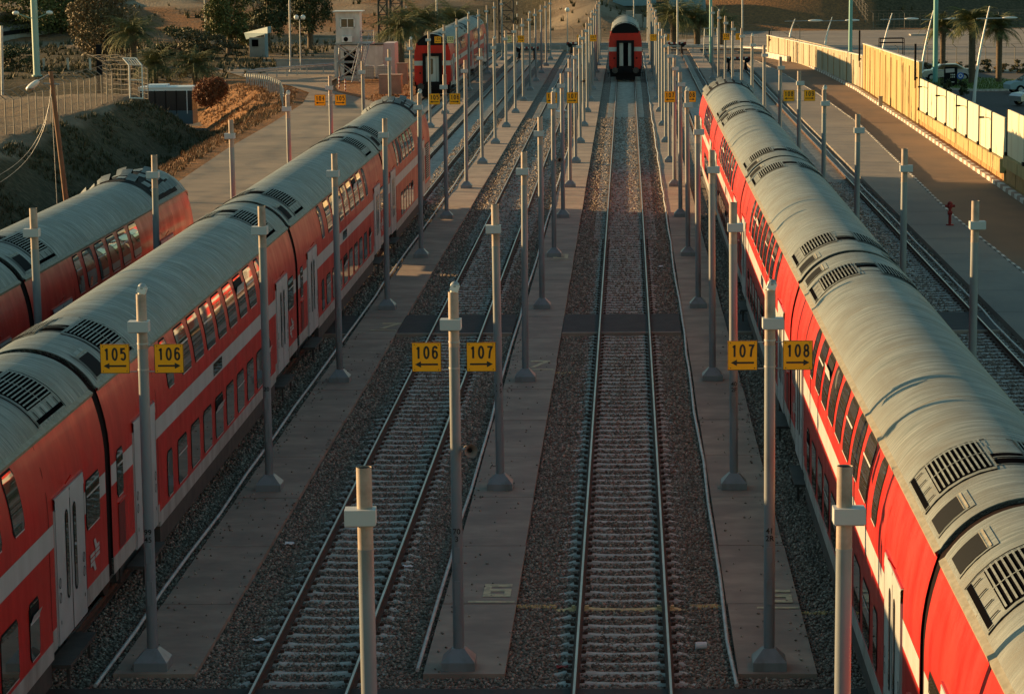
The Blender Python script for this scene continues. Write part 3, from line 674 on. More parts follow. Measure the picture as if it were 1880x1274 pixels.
for row, (X, k0, k1, where, off) in ROWS.items():
    n = 0
    for k in range(k0, k1+1):
        n += 1; y = PY0+k*PDY
        x = X
        cap = (k % 4 == 0)
        extra = ''
        lab = 'grey post, %s from the front in the row %s%s' % (ORD[n] if n > 1 else 'first', where, extra)
        t = thing('lighting_post', lab[:150], 'lighting post', (x, y, .05), group='grey lighting posts along the tracks')
        sh = link('shaft', PM, t); link('plinth', PLM, t)
        lean = (0, 0) if (row, k) in SIGNS else (R(rnd.uniform(-.35, .35)), R(rnd.uniform(-.35, .35)))
        sh.rotation_euler = (lean[0], lean[1], 0); tx_, ty_ = lean[1]*PH, -lean[0]*PH
        o = link('lamp_box', BXM, t); o.location = (off+tx_*.9, -.02+ty_*.9, PH-.60+rnd.uniform(-.01, .01)); o.rotation_euler = (0, 0, R(rnd.uniform(-3, 3)))
        if cap: o = link('floodlight_cap', CPM, t); o.location = (tx_, ty_, PH)
        if (row, k) in POSTTXT:
            me = text_mesh(POSTTXT[(row, k)], .125, 'ink')
            o = link('stencilled_number', me, t); o.rotation_euler = (R(90), 0, 0); o.location = (0, -.0935, 2.2)
        if (row, k) in SIGNS:
            a, b_ = SIGNS[(row, k)]
            sign(row, k, -1, a, x, y); sign(row, k, 1, b_, x, y)
            for z in (4.95, 5.37): bb = MB(); bb.tube((0, 0, z-.05), (0, 0, z-.025), .092, .092, 16); bb.build('clamp', 'steel', t)
        if row == 'B' and k in (0, 4, 8):
            s_ = thing('loudspeaker_horn', 'grey horn loudspeaker on the %s post left of the middle track' % {0: 'front signed', 4: 'sixth', 8: 'tenth'}[k], 'loudspeaker', (x+.20, y-.03, 3.65), rz=R(20), group='horn loudspeakers')
            link('horn', HORN, s_); bb = MB(); bb.tube((-.10, 0, 0), (-.02, .03, 0), .02, .02, 8); bb.build('bracket', 'steel', s_)

# ---------------------------------------------------------------- coaches
GZ, GX, TZ = 4.26, 1.18, 4.95
def side_x(z):
    return 1.39 if z < 3.1 else 1.39-.21*((z-3.1)/1.16)**2
def side_n(z):
    d = 0 if z < 3.1 else -.42*((z-3.1)/1.16)/1.16
    n = Vector((1, -d)); n.normalize(); return n      # (x, z)
RR = (GX**2+(TZ-GZ)**2)/(2*(TZ-GZ)); RC = TZ-RR; TH = math.asin(GX/RR)
def roof_pt(u, off=0.0):      # u in -1..1
    t = u*TH; return ((RR+off)*sin(t), RC+(RR+off)*cos(t))
def pill(w, h, r, n=5):       # rounded rectangle outline, centred
    pts = []
    for cx_, cy_, a0 in ((w/2-r, h/2-r, 0), (-w/2+r, h/2-r, 90), (-w/2+r, -h/2+r, 180), (w/2-r, -h/2+r, 270)):
        for i in range(n+1):
            a = R(a0+90*i/n); pts.append((cx_+r*cos(a), cy_+r*sin(a)))
    return pts
def on_side(sd_, y, z, off):
    n = side_n(z); return (sd_*(side_x(z)+n.x*off), y, z+n.y*off)
def pane_mesh(w, z0, z1, sd_, bar=None, open_=False, r=.09, frame=.035):
    b = MB(); h = z1-z0; zc = (z0+z1)/2; N = 10
    def fill(w_, h_, r_, off, m, zc_=zc):
        # horizontal slices so it follows the curved side
        rows = []
        for j in range(N+1):
            zz = -h_/2+h_*j/N
            dz = max(0, abs(zz)-(h_/2-r_)); hw = w_/2-(r_-math.sqrt(max(0, r_*r_-dz*dz)))
            row = []
            for i in range(3): row.append(on_side(sd_, hw*(i-1)*(-sd_), zc_+zz, off))
            rows.append(row)
        b.sheet(rows, m, True)
    fill(w, h, r, .006, 1); fill(w-2*frame, h-2*frame, r*.7, .012, 0)
    # thin bright rim
    if bar:
        zb = z0+h*bar; b.box(0, 0, 0, 0, 0, 0) if False else None
        rows = [[on_side(sd_, (w/2-frame)*(i-1)*(-sd_), zb+dz, .022) for i in range(3)] for dz in (-.018, .018)]
        b.sheet(rows, 2)
        if open_:
            rows = [[on_side(sd_, (w/2-frame-.02)*(i-1)*(-sd_), zz, .018) for i in range(3)] for zz in (zb+.02, z1-frame-.04)]
            b.sheet(rows[:], 1)
            rows = [[on_side(sd_, (w/2-frame-.02)*(i-1)*(-sd_), zz, oo) for i in range(3)] for zz, oo in ((zb+.02, .024), (zb+.14, .07))]
            b.sheet(rows, 2)
    rows = [[on_side(sd_, (w/2-r)*(i-1)*(-sd_), zz, .016) for i in range(3)] for zz in (z0+.008, z0+.03)]  # lower frame edge catching light, painted as a pale strip
    b.sheet(rows, 2)
    return b.mesh('window', ['glass', 'black', 'white'])
CACHE = {}
def cached(key, fn):
    if key not in CACHE: CACHE[key] = fn()
    return CACHE[key]
def door_leaf_mesh(sd_, w=1.08, z0=1.0, z1=3.3):
    b = MB(); X0 = 1.385; rows = []
    b.box(*( (X0, X0+.035) if sd_ > 0 else (-X0-.035, -X0)), -w/2, w/2, z0, 3.12)
    rows = [[(sd_*(side_x(z)+.035 if z > 3.1 else X0+.035), y, z) for y in (-w/2, w/2)] for z in (3.12, 3.2, z1)]
    b.sheet(rows, 0, False)
    b.poly([(sd_*(X0+.035), -w/2, z1), (sd_*(X0+.035), w/2, z1), (sd_*(X0-.05), w/2, z1+.02), (sd_*(X0-.05), -w/2, z1+.02)])
    for s2 in (-1, 1): b.poly([(sd_*(X0+.037), s2*w/2, z0), (sd_*(X0+.037), s2*(w/2-.02), z0), (sd_*(X0+.037), s2*(w/2-.02), z1-.02), (sd_*(X0+.037), s2*w/2, z1-.02)], 1)
    return b.mesh('door', ['door', 'black'])
def door_glass_mesh(sd_):
    b = MB(); x = sd_*(1.385+.042)
    for (w, h, m, dx) in ((.24, 1.42, 1, 0), (.17, 1.34, 0, .004)):
        pts = pill(w, h, w/2-.001, 8); b.poly([(x+sd_*dx, -sd_*-p[0], 2.28+p[1]) for p in (pts if sd_ > 0 else pts[::-1])], m)
    return b.mesh('door_window', ['glass', 'black'])
def sticker_mesh(sd_):
    b = MB(); x = sd_*(1.385+.041)
    for zc, s_ in ((1.95, 1), (1.72, 1)):
        n = 14; ro, ri = .085, .07
        pts = [(ro*cos(2*pi*i/n), ro*sin(2*pi*i/n)) for i in range(n)]
        pin = [(ri*cos(2*pi*i/n), ri*sin(2*pi*i/n)) for i in range(n)]
        for i in range(n):
            j = (i+1) % n; b.poly([(x, pts[i][0], zc+pts[i][1]), (x, pts[j][0], zc+pts[j][1]), (x, pin[j][0], zc+pin[j][1]), (x, pin[i][0], zc+pin[i][1])])
        b.poly([(x, -.05, zc-.055), (x, -.035, zc-.065), (x, .05, zc+.055), (x, .035, zc+.065)])
    b.poly([(x, -.02, 1.3), (x, .02, 1.3), (x, .02, 1.36), (x, -.02, 1.36)])
    return b.mesh('door_sticker', 'black')
def emblem_mesh(sd_):
    b = MB(); x = 1.39+.012; s_ = .5
    shp = [[(-.30, .02), (-.02, .02), (-.02, .13), (-.30, .13)], [(.02, .02), (.30, .02), (.30, .13), (.02, .13)], [(-.30, -.13), (-.02, -.13), (-.02, -.02), (-.30, -.02)], [(.02, -.13), (.30, -.13), (.30, -.02), (.02, -.02)],
           [(.04, .16), (.30, .16), (.30, .27), (.15, .27)], [(.04, .16), (.15, .27), (.06, .50), (-.05, .50)], [(-.30, -.27), (-.15, -.27), (-.04, -.16), (-.30, -.16)], [(-.15, -.27), (-.06, -.50), (.05, -.50), (-.04, -.16)]]
    for p in shp: b.poly([(sd_*x, sd_*q[0]*1.25, 1.76+q[1]*.52) for q in (p if sd_ > 0 else p[::-1])])
    return b.mesh('emblem', 'white')
def grille_mesh(sd_):
    """side air intake in the roof: pale frame, dark louvred field, plate with hinges towards the gutter"""
    b = MB(); L = 1.95
    def sec(u0, u1, y0, y1, off, m, n=5):
        off += .016; rows = [[(sd_*roof_pt(u0+(u1-u0)*i/n, off)[0], y, roof_pt(u0+(u1-u0)*i/n, off)[1]) for i in range(n+1)] for y in (y0, y1)]
        b.sheet(rows, m, True)
    sec(.16, .93, -L/2, L/2, .006, 0)
    sec(.18, .72, -.86, .86, .010, 1)
    for i in range(11):                     # louvre bars running along the coach
        u = .18+.54*(i+.5)/11; sec(u-.009, u+.009, -.86, .86, .03, 0, 1)
    sec(.18, .72, -.015, .015, .034, 0)
    sec(.855, .91, -L/2+.05, L/2-.05, .010, 1)
    for k in range(4):
        y = -.72+.48*k; sec(.76, .86, y-.02, y+.02, .02, 1)
    for y in (-L/2, L/2-.03): sec(.16, .93, y, y+.03, .03, 0)
    sec(.16, .175, -L/2, L/2, .03, 0)
    sec(.16, .93, -L/2-.05, -L/2, .004, 1); sec(.10, .93, L/2, L/2+.04, .004, 1)
    return b.mesh('roof_grille', ['roof', 'vent'])
def hatch_mesh(sd_):
    b = MB()
    def sec(u0, u1, y0, y1, off, m, n=4):
        off += .016; rows = [[(sd_*roof_pt(u0+(u1-u0)*i/n, off)[0], y, roof_pt(u0+(u1-u0)*i/n, off)[1]) for i in range(n+1)] for y in (y0, y1)]
        b.sheet(rows, m, True)
    sec(.50, .93, -.46, .46, .010, 0); sec(.60, .90, -.40, .40, .016, 1); sec(.595, .60, -.40, .40, .022, 2); sec(.555, .575, -.42, .42, .022, 2)
    return b.mesh('roof_hatch', ['roof', 'meshdark', 'gutter'])
def crown_mesh():
    b = MB()
    def sec(u0, u1, y0, y1, off, m, n=10):
        off += .016; rows = [[(roof_pt(u0+(u1-u0)*i/n, off)[0], y, roof_pt(u0+(u1-u0)*i/n, off)[1]) for i in range(n+1)] for y in (y0, y1)]
        b.sheet(rows, m, True)
    sec(-.155, .155, -.98, .30, .005, 0); sec(-.145, .145, -.94, -.62, .010, 1); sec(-.145, .145, -.56, -.26, .010, 1)  # recess not cut in: its shade is laid on as dark bands
    sec(-.145, .145, -.61, -.57, .03, 0)
    return b.mesh('roof_recess_painted', ['roof', 'vent'])
def body_profile(scale=1.0, zl=1.05):
    z = [zl, 1.33, 2.0, 2.57, 2.93, 3.1, 3.3, 3.5, 3.7, 3.9, 4.1, GZ]
    return [(side_x(q), q) for q in z]
def coach(label, L, end=False, front_face=False, group='red double-deck coaches', mirror_hatch=True, low_end=None):
    g0, g1 = .22, L-.22
    t = thing('double_deck_coach', label, 'train coach', group=group)
    pr = body_profile()
    def taper(y):              # far cab end narrows
        if end and y > g1-1.6: q = (y-(g1-1.6))/1.6; return 1-.13*q*q
        return 1.0
    def drop(y):
        if end and y > g1-1.6: q = (y-(g1-1.6))/1.6; return .35*q*q
        return 0.0
    ys = list(np.linspace(g0, g1, 27)) if not end else list(np.linspace(g0, g1-1.6, 24))+[g1-1.2, g1-.8, g1-.4, g1]
    b = MB()
    for s_ in (-1, 1):
        rows = [[(s_*x*taper(y), y, z-(drop(y) if z > 3 else 0)) for x, z in pr] for y in ys]
        b.sheet(rows if s_ < 0 else [r[::-1] for r in rows], 0, True)
    for y in (g0, g1):
        k, d = taper(y), drop(y)
        arch = [(roof_pt(-1+2*i/16)[0]*k, y, roof_pt(-1+2*i/16)[1]-d) for i in range(17)]
        pl = [(-x*k, y, z-(d if z > 3 else 0)) for x, z in pr]; prr = [(x*k, y, z-(d if z > 3 else 0)) for x, z in pr][::-1]
        b.poly((pl+arch[1:-1]+prr)[::-1 if y == g1 else 1], 0 if (end and y == g1) or (front_face and y == g0) else 1)  # inner end walls coloured near-black to paint the dark gap between coaches
    b.build('body', ['red', 'gangway'], t)
    b = MB()
    for yy in (4.75, L-4.7):
        for s_ in (-1, 1): b.sheet([[(s_*(side_x(z)+.004), q, z) for z in (1.34, 2.0, 3.1, 3.4, 3.8, GZ-.03)] for q in (yy, yy+.022)], 0, True)
    b.build('panel_seam', 'gangway', t)
    # roof, with gutter strips
    b = MB(); us = [-1+2*i/24 for i in range(25)]
    rows = [[(roof_pt(u, .012)[0]*taper(y), y, roof_pt(u, .012)[1]-drop(y)) for u in us] for y in ys]
    b.sheet(rows, 0, True)
    for y, sg in ((g0, 1), (g1, -1)):
        rows = [[(roof_pt(u, .012)[0]*taper(y), y, roof_pt(u, .012)[1]-drop(y)) for u in us], [(roof_pt(u, -.15)[0]*taper(y), y, roof_pt(u, -.15)[1]-drop(y)) for u in us]]
        b.sheet(rows, 0, False)
    y = g0+2.0
    while y < g1-2:            # welded seams
        rows = [[(roof_pt(u, .016)[0], yy, roof_pt(u, .016)[1]) for u in us] for yy in (y, y+.025)]; b.sheet(rows, 2, True); y += 5.2
    for s_ in (-1, 1):
        rows = []
        for y in ys:
            k, d = taper(y), drop(y)
            rows.append([(s_*(GX+.035)*k, y, GZ-.045-d), (s_*(GX+.05)*k, y, GZ+.01-d), (s_*(GX-.06)*k, y, GZ+.085-d)])
        b.sheet(rows, 1, False)
    b.build('roof', ['roof', 'gutter', 'gutter'], t)
    # doors
    doors = [3.35, L-3.25] if not end else [3.2, 17.7]
    ends = [1.33, L-1.33]
    for s_ in (-1, 1):
        # pale band, leaving out the doorways
        b = MB(); cuts = [(g0+.02, doors[0]-1.12), (doors[0]+1.12, doors[1]-1.12), (doors[1]+1.12, (g1-.05 if not end else g1-1.7))]
        for a, c in cuts:
            b.sheet([[(s_*(1.39+.005), y, z) for z in (2.57, 2.93)] for y in (a, c)], 0, False)
        b.build('pale_band', 'white', t)
        b = MB(); Z = [(g0, 1.05, 1.33)]
        m0, m1 = doors[0]+1.4, doors[1]-1.4 
        if end: m1 = doors[1]-1.4
        def sk(y0, y1, z0, z1, m, x=1.397): b.box(min(s_*x, s_*(x-.12)), max(s_*x, s_*(x-.12)), y0, y1, z0, z1, m)
        sk(g0, doors[0]-1.12, 1.04, 1.33, 0); sk(doors[0]+1.12, m0, .98, 1.31, 0); sk(m0, m1, .88, 1.15, 0)
        sk(m1, doors[1]-1.12, .98, 1.31, 0); sk(doors[1]+1.12, g1 if not end else g1-1.6, 1.04, 1.33, 0)
        sk(m0+.1, m1-.1, .50, .88, 1, 1.37)
        b.build('side_skirt', ['skirt', 'under'], t)
        for dy in doors:
            for q in (-1, 1):
                o = link('door', cached(('dl', s_), lambda: door_leaf_mesh(s_)), t); o.location = (0, dy+q*.545, 0)
                w_ = link('door_window', cached(('dg', s_), lambda: door_glass_mesh(s_)), o); w_.location = (0, -q*.25, 0)
                w_ = link('door_sticker', cached(('ds', s_), lambda: sticker_mesh(s_)), o); w_.location = (0, q*.36, 0)
            b = MB(); b.box(min(s_*1.36, s_*1.415), max(s_*1.36, s_*1.415), dy-1.12, dy+1.12, 3.322, 3.332)
            b.tube((s_*1.40, dy-.2, 3.37), (s_*1.50, dy-.2, 3.52), .012, .012, 6)
            b.build('rain_strip', 'red', t)
            b = MB(); b.box(min(s_*1.2, s_*1.56), max(s_*1.2, s_*1.56), dy-1.0, dy+1.0, .62, .68)
            for q in (-.8, .8): b.box(min(s_*1.45, s_*1.5), max(s_*1.45, s_*1.5), dy+q-.03, dy+q+.03, .3, .62)
            b.build('door_step', 'under', t)
        # windows
        up = [(6.45, .75)]+[(8.3+1.6*k, 1.2) for k in range(7)]+[(19.55, .75)] if not end else [(5.65, .72)]+[(7.0+1.55*k, 1.15) for k in range(5)]
        for i, (yc, w_) in enumerate(up):
            kind = (0, 1, 0, 1, 0, 0, 2, 1, 0)[i % 9] if L > 25 else (1 if i % 2 == 0 else 0)
            me = cached(('u', s_, w_, kind), lambda: pane_mesh(w_, 3.26, 4.19, s_, None if kind == 0 else .62, kind == 2))
            o = link('window', me, t); o.location = (0, yc, 0)
        lo = [(6.0, .62)]+[(7.45+1.6*k, 1.12) for k in range(8)]+[(20.25, .68)] if not end else [(7.3+1.25*k, .95) for k in range(5)]
        for i, (yc, w_) in enumerate(lo):
            kind = (0, 1, 0, 0, 2)[i % 5]
            me = cached(('l', s_, w_, kind), lambda: pane_mesh(w_, 1.22, 2.12, s_, None if kind == 0 else .66, kind == 2))
            o = link('window', me, t); o.location = (0, yc, 0)
        mid = [(1.02, .6)] if s_ > 0 else []
        if not end: mid += [(L-1.35, 1.15)]
        for yc, w_ in mid:
            me = cached(('m', s_, w_), lambda: pane_mesh(w_, 2.26, 3.10, s_, .68, False, frame=.03)); o = link('window', me, t); o.location = (0, yc, 0)
        if not end:
            b = MB(); b.sheet([[(s_*(1.39+.012), y, z) for z in (2.62, 2.88)] for y in (11.6, 12.8)], 0, False); b.build('side_display', 'glass', t)
            o = link('emblem', cached(('e', s_), lambda: emblem_mesh(s_)), t); o.location = (0, L-1.35, 0)
            b = MB(); b.sheet([[(s_*(1.39+.010), y, z) for z in (1.36, 2.14)] for y in (.78, 1.36)], 0, False); b.box(min(s_*1.39, s_*1.43), max(s_*1.39, s_*1.43), .74, 1.40, 2.16, 2.19, 1); b.build('side_hatch', ['red_dark', 'red'], t)
        else:
            b = MB(); b.sheet([[(s_*(1.39+.012), y, z) for z in (1.5, 3.05)] for y in (19.7, 21.6)], 0, False)
            for k in range(16): b.sheet([[(s_*(1.39+.03), y, z) for z in (1.52+k*.096, 1.55+k*.096)] for y in (19.72, 21.58)], 1, False)
            b.build('louvre_panel', ['under', 'white'], t)
        # roof fittings
        for yc in ([3.0, L-3.0] if not end else [3.0]):
            o = link('roof_grille', cached(('g', s_), lambda: grille_mesh(s_)), t); o.location = (0, yc, 0)
            if yc > L/2: o.scale = (1, -1, 1)
        hs = [1.05] if s_ > 0 else ([1.05, L-1.05] if not end else [1.05])
        for yc in hs: o = link('roof_hatch', cached(('h', s_), lambda: hatch_mesh(s_)), t); o.location = (0, yc, 0)
    for yc in ([3.2, L-3.2] if not end else [3.2]):
        o = link('roof_recess_painted', cached('cr', crown_mesh), t); o.location = (0, yc, 0)
        if yc > L/2: o.scale = (1, -1, 1)
    if end:                    # raised cooling flaps at the cab end
        def sec(b, u0, u1, y0, y1, o0, o1, m, n=3):
            rows = [[(roof_pt(u0+(u1-u0)*i/n, oo)[0], y, roof_pt(u0+(u1-u0)*i/n, oo)[1]) for i in range(n+1)] for y, oo in ((y0, o0), (y1, o1))]; b.sheet(rows, m, True)
        b = MB()
        sec(b, -.93, .93, L-6.4, L-2.6, .03, .03, 1, 24)
        for j in range(3):
            y0 = L-6.3+1.25*j
            for i in range(7):
                u = -.90+.26*i
                if (i+j) % 2 == 0 or i in (0, 6): sec(b, u, u+.19, y0+.30, y0+.80, .05, .20, 0); sec(b, u, u+.19, y0+.30, y0+.301, .05, .0, 1); sec(b, u, u+.19, y0+.80, y0+.81, .20, .02, 1)
                else: sec(b, u+.03, u+.20, y0+.55, y0+1.05, .05, .07, 0)
        b.build('roof_flaps', ['roof', 'black'], t)
    # gangway and underside
    b = MB(); sc_ = .975
    for y0, y1 in ((-.23, g0+.02),) if not front_face else ():
        P_ = [(x*sc_, z) for x, z in body_profile()]; ring = [(x, z) for x, z in P_]+[(roof_pt(1-2*i/16)[0]*sc_, roof_pt(1-2*i/16)[1]-.05) for i in range(1, 16)]+[(-x, z) for x, z in P_[::-1]]
        rows = [[(x, y, z) for x, z in ring] for y in (y0, y1)]; b.sheet(rows, 0, True)
    if not front_face: b.build('gangway_bellows', 'gangway', t)
    b = MB(); b.box(-1.15, 1.15, g0+.1, g1-.3, .75, 1.08); b.box(-1.0, 1.0, 6.8, L-6.8, .38, .76); b.build('underframe', 'under', t)
    for yc in (3.6, L-3.6):
        b = MB()
        for s_ in (-1, 1):
            b.box(s_*1.02-.07, s_*1.02+.07, -1.7, 1.7, .50, .72)
            for q in (-1.25, 1.25): b.box(s_*1.02-.10, s_*1.02+.10, q-.2, q+.2, .42, .80); b.tube((s_*.95, q*.3, .5), (s_*.95, q*.3, .85), .10, .10, 8)
        b.box(-1, 1, -.3, .3, .5, .75)
        bo = b.build('bogie', 'under', t); bo.location = (0, yc, 0)
        for q in (-1.25, 1.25):
            b = MB()
            for s_ in (-1, 1): b.tube((s_*.68, 0, .15+.46), (s_*.82, 0, .15+.46), .46, .46, 20)
            b.tube((-.7, 0, .61), (.7, 0, .61), .08, .08, 8)
            wo = b.build('wheelset', 'under', bo); wo.location = (0, q, 0)
    if front_face:
        y = g0
        def fp(name, m, x0, x1, z0, z1, d): b = MB(); b.box(x0, x1, y-d, y-.001, z0, z1); return b.build(name, m, t)
        b = MB(); arch = [(roof_pt(-.93+1.86*i/16)[0], y-.006, roof_pt(-.93+1.86*i/16)[1]-.06) for i in range(17)]
        b.poly([(-1.12, y-.006, 4.10)]+arch+[(1.12, y-.006, 4.10)]); b.build('dark_fairing', 'black', t)
        for s_ in (-1, 1):
            b = MB(); b.poly([(s_*.66, y-.006, 2.57), (s_*1.385, y-.006, 2.57), (s_*1.385, y-.006, 2.93), (s_*.66, y-.006, 2.93)]); b.build('pale_band', 'white', t)
            b = MB(); b.tube((s_*.95, y-.03, 2.0), (s_*.95, y, 2.0), .07, .07, 12); b.build('tail_lamp', 'black', t)
            b = MB(); b.tube((s_*.88, y-.45, 1.0), (s_*.88, y, 1.0), .1, .12, 12); b.tube((s_*.88, y-.5, 1.0), (s_*.88, y-.45, 1.0), .26, .26, 14); b.build('buffer', 'under', t)
        # open gangway frame with the doors inside
        for x0, x1, z0, z1 in ((-.74, -.5, 1.15, 3.5), (.5, .74, 1.15, 3.5), (-.5, .5, 3.28, 3.5)): fp('gangway_frame', 'black', x0, x1, z0, z1, .22)
        fp('end_door', 'white' if front_face == 1 else 'white', -.5, .5, 1.1, 3.28, .02)
        if front_face == 1:
            b = MB(); pts = pill(.26, 1.2, .12, 6); b.poly([(p[0]-.08, y-.026, 2.5+p[1]) for p in pts[::-1]]); b.build('door_window', 'glass', t)
            b = MB(); b.box(.27, .29, y-.03, y-.02, 1.2, 3.2); b.build('door_seam', 'black', t)
        else: fp('gangway_opening', 'vent', -.18, .24, 1.1, 3.28, .03)
        b = MB(); b.box(-.6, .6, y-.55, y, .75, 1.35); b.box(-1.3, 1.3, y-.15, y+.2, .45, 1.1); b.tube((0, y-.75, 1.0), (0, y-.5, 1.0), .14, .14, 10)
        b.box(-.8, .8, y-.1, y+.2, .2, .5); b.build('coupler_dark_underside', 'black', t)  # black boxes put the shade under the coach end into the colour
    return t
M['gangway'] = mat('gangway_rubber_gap_dark', (0.010, 0.005, 0.005), 1.0, spec=0.1)
mid = coach('red double-deck coach, nearest of the long left train beside the 106 track', 26.12)
mid.location = (T105, 43.92-26.12, 0)
copy_tree(mid, 'red double-deck coach, second of the long left train, behind the front 105 and 106 signs', (T105, 43.92, 0))
copy_tree(mid, 'red double-deck coach, third of the long left train, next to its last coach', (T105, 70.04, 0))
copy_tree(mid, 'red double-deck coach, nearest of the big right train, bottom right corner of the view', (T108, 31.5-26.12, 0))
copy_tree(mid, 'red double-deck coach, second of the big right train, with post shadows on its roof', (T108, 31.5, 0))
copy_tree(mid, 'red double-deck coach, third of the big right train, under the 108 sign', (T108, 57.62, 0))
copy_tree(mid, 'red double-deck coach, fourth of the big right train, before its end coach', (T108, 83.74, 0))
copy_tree(mid, 'red double-deck coach, nearer one of the leftmost train, cut by the left edge', (T104, 58.9-26.12, 0))
en = coach('red end coach of the long left train, black roof flaps at its far end', 23.9, end=True)
en.location = (T105, 96.16, 0)
copy_tree(en, 'red end coach of the big right train, black roof flaps at its far end', (T108, 109.86, 0))
copy_tree(en, 'red end coach of the leftmost train, raised roof flaps, beside the service road', (T104, 58.9, 0))
f1 = coach('far red coach facing us with a white end door, behind the 104 and 105 signs', 26.12, front_face=1); f1.location = (T104-.0, 203, 0)
copy_tree(mid, 'farthest red coach of the distant left train, coupled behind the one facing us', (T104, 229.1, 0))
f2 = coach('distant red coach facing us at the end of the straight middle track', 26.12, front_face=2); f2.location = (T107-.03, 226, 0)
# ---------------------------------------------------------------- perimeter wall on the right
WALL = [(60, 17.8), (90, 17.9), (127, 18.1), (170, 18.5), (211, 18.62), (243, 17.5), (258, 16.6), (266, 15.6), (274, 14.35)]
def wx(y): return lerp_tab(y, WALL)
def wall_slab(b, y0, y1, z0a, z1a, z0b, z1b, th=.16, m=0, dx=0.0):
    xa, xb = wx(y0)+dx, wx(y1)+dx
    vs = [(xa, y0, z0a), (xa+th, y0, z0a), (xb+th, y1, z0b), (xb, y1, z0b), (xa, y0, z1a), (xa+th, y0, z1a), (xb+th, y1, z1b), (xb, y1, z1b)]
    b.add(vs, [(4, 5, 6, 7), (0, 1, 5, 4), (2, 3, 7, 6), (0, 4, 7, 3), (1, 2, 6, 5), (0, 3, 2, 1)], m)
def conc_section(label, y0, y1, za, zb, step, mm='wall'):
    t = thing('perimeter_wall', label, 'wall', (0, 0, 0), group='sections of the wall along the access road')
    b = MB(); y = y0
    while y < y1-.05:
        ye = min(y+step, y1); f = lambda q: za+(zb-za)*(q-y0)/(y1-y0)
        wall_slab(b, y, ye-.03, -.1, f(y), -.1, f(ye), .2, 0, rnd.uniform(-.012, .012)); y = ye
    b.build('concrete_panels', mm, t)
    b = MB(); wall_slab(b, y0, y1, za+.004, za+.07, zb+.004, zb+.07, .26, 0, -.03); b.build('coping', 'kerb_w', t)
    b = MB(); y = y0+1.3
    while y < y1: b.box(wx(y)-.06, wx(y)-.02, y, y+.10, .1, za-.05 if za < zb else zb-.05); y += step*3.1
    b.build('downpipe', 'wallo', t)
conc_section('weathered yellowish concrete wall section, tallest part before the white panels', 169.5, 211, 3.95, 3.56, 1.35)
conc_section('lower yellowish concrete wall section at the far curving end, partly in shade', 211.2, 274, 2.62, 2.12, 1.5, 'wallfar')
def panel_section(label, y0, y1, n, base, top0, top1, bar0, bar1):
    t = thing('perimeter_wall', label, 'wall', (0, 0, 0), group='sections of the wall along the access road')
    b = MB(); y = y0; i = 0
    while y < y1-.05:
        ye = min(y+1.15, y1); wall_slab(b, y, ye-.03, -.1, base, -.1, base, .22, 0, rnd.uniform(-.01, .01)+.05); y = ye
    b.build('wall_base', 'wallo', t)
    b = MB(); y = y0
    while y < y1-.05:
        ye = min(y+1.9, y1); f = lambda q: bar0+(bar1-bar0)*(q-y0)/(y1-y0); g = lambda q: base-.12
        wall_slab(b, y, ye-.04, g(y), f(y), g(ye), f(ye), .30, 0, -.14+rnd.uniform(-.02, .02)); y = ye
    b.build('concrete_barrier', 'wall', t)
    p = (y1-y0)/n
    for i in range(n):
        a = y0+p*i; c = a+p-.62; f = lambda q: top0+(top1-top0)*(q-y0)/(y1-y0); fb = lambda q: bar0+(bar1-bar0)*(q-y0)/(y1-y0)+.03
        b = MB(); m2 = (a+c)/2+rnd.uniform(-.6, .6)
        wall_slab(b, a, m2-.02, fb(a), f(a), fb(m2), f(m2), .08, 0); wall_slab(b, m2, c, fb(m2), f(m2), fb(c), f(c), .08, 0, .004)
        b.build('panel', 'panel', t)
        b = MB(); b.box(wx(c)-.02, wx(c)+.10, c+.05, c+.17, fb(c)-.1, f(c)+.02); b.box(wx(c)-.1, wx(c)+.1, c+.0, c+.4, fb(c)-.06, fb(c)+.14); b.build('panel_post', 'black', t)
        if i % 2 == 1:
            b = MB(); b.tube((wx(a)-.02, a+.5, f(a)-.35), (wx(a)-.3, a+.5, f(a)-.32), .02, .02, 6); b.box(wx(a)-.52, wx(a)-.28, a+.38, a+.62, f(a)-.36, f(a)-.28); b.build('floodlight', 'black', t)
panel_section('white panel wall section on an ochre base with a concrete barrier', 128.2, 169.3, 8, .62, 3.16, 2.98, 1.18, .98)
panel_section('taller white panel wall section at the right edge, partly shaded', 98, 127.6, 5, 1.0, 3.7, 3.62, 1.42, 1.42)
for px, y, z0, z1, lab in ((1400, 272, 1.6, 2.7, 'black upright tube on the far end of the concrete wall'), (1580, 212, 2.2, 4.6, 'black upright tube where the wall steps up'), (1680, 170.2, 2.8, 5.1, 'black upright tube beside the first white wall panel')):
    b = MB(); x = wx(y)-.16; b.tube((x, y, z0), (x, y, z1), .075, .075, 10); b.tube((x, y, z0-.5), (x, y, z0), .03, .03, 6, 0); b.box(x-.05, x+.2, y-.05, y+.05, z0+.1, z0+.2)
    tag(b.build('wall_tube', 'black'), lab, 'pole', 'black tubes on the wall')
b = MB(); b.box(17.72, 17.98, 187.8, 188.1, .1, .75); b.box(17.70, 18.0, 187.78, 188.12, .75, .8); tag(b.build('kerb_cabinet', 'greywall'), 'small grey upright box on the kerb before the tall wall', 'box')
b = MB(); y = 262
while y < 274: wall_slab(b, y, y+1.9, -.02, .5, -.02, .5, .3, 0, -.42); y += 2.0
tag(b.build('low_barrier', 'kerb_w'), 'low white concrete barrier at the foot of the far concrete wall', 'barrier')

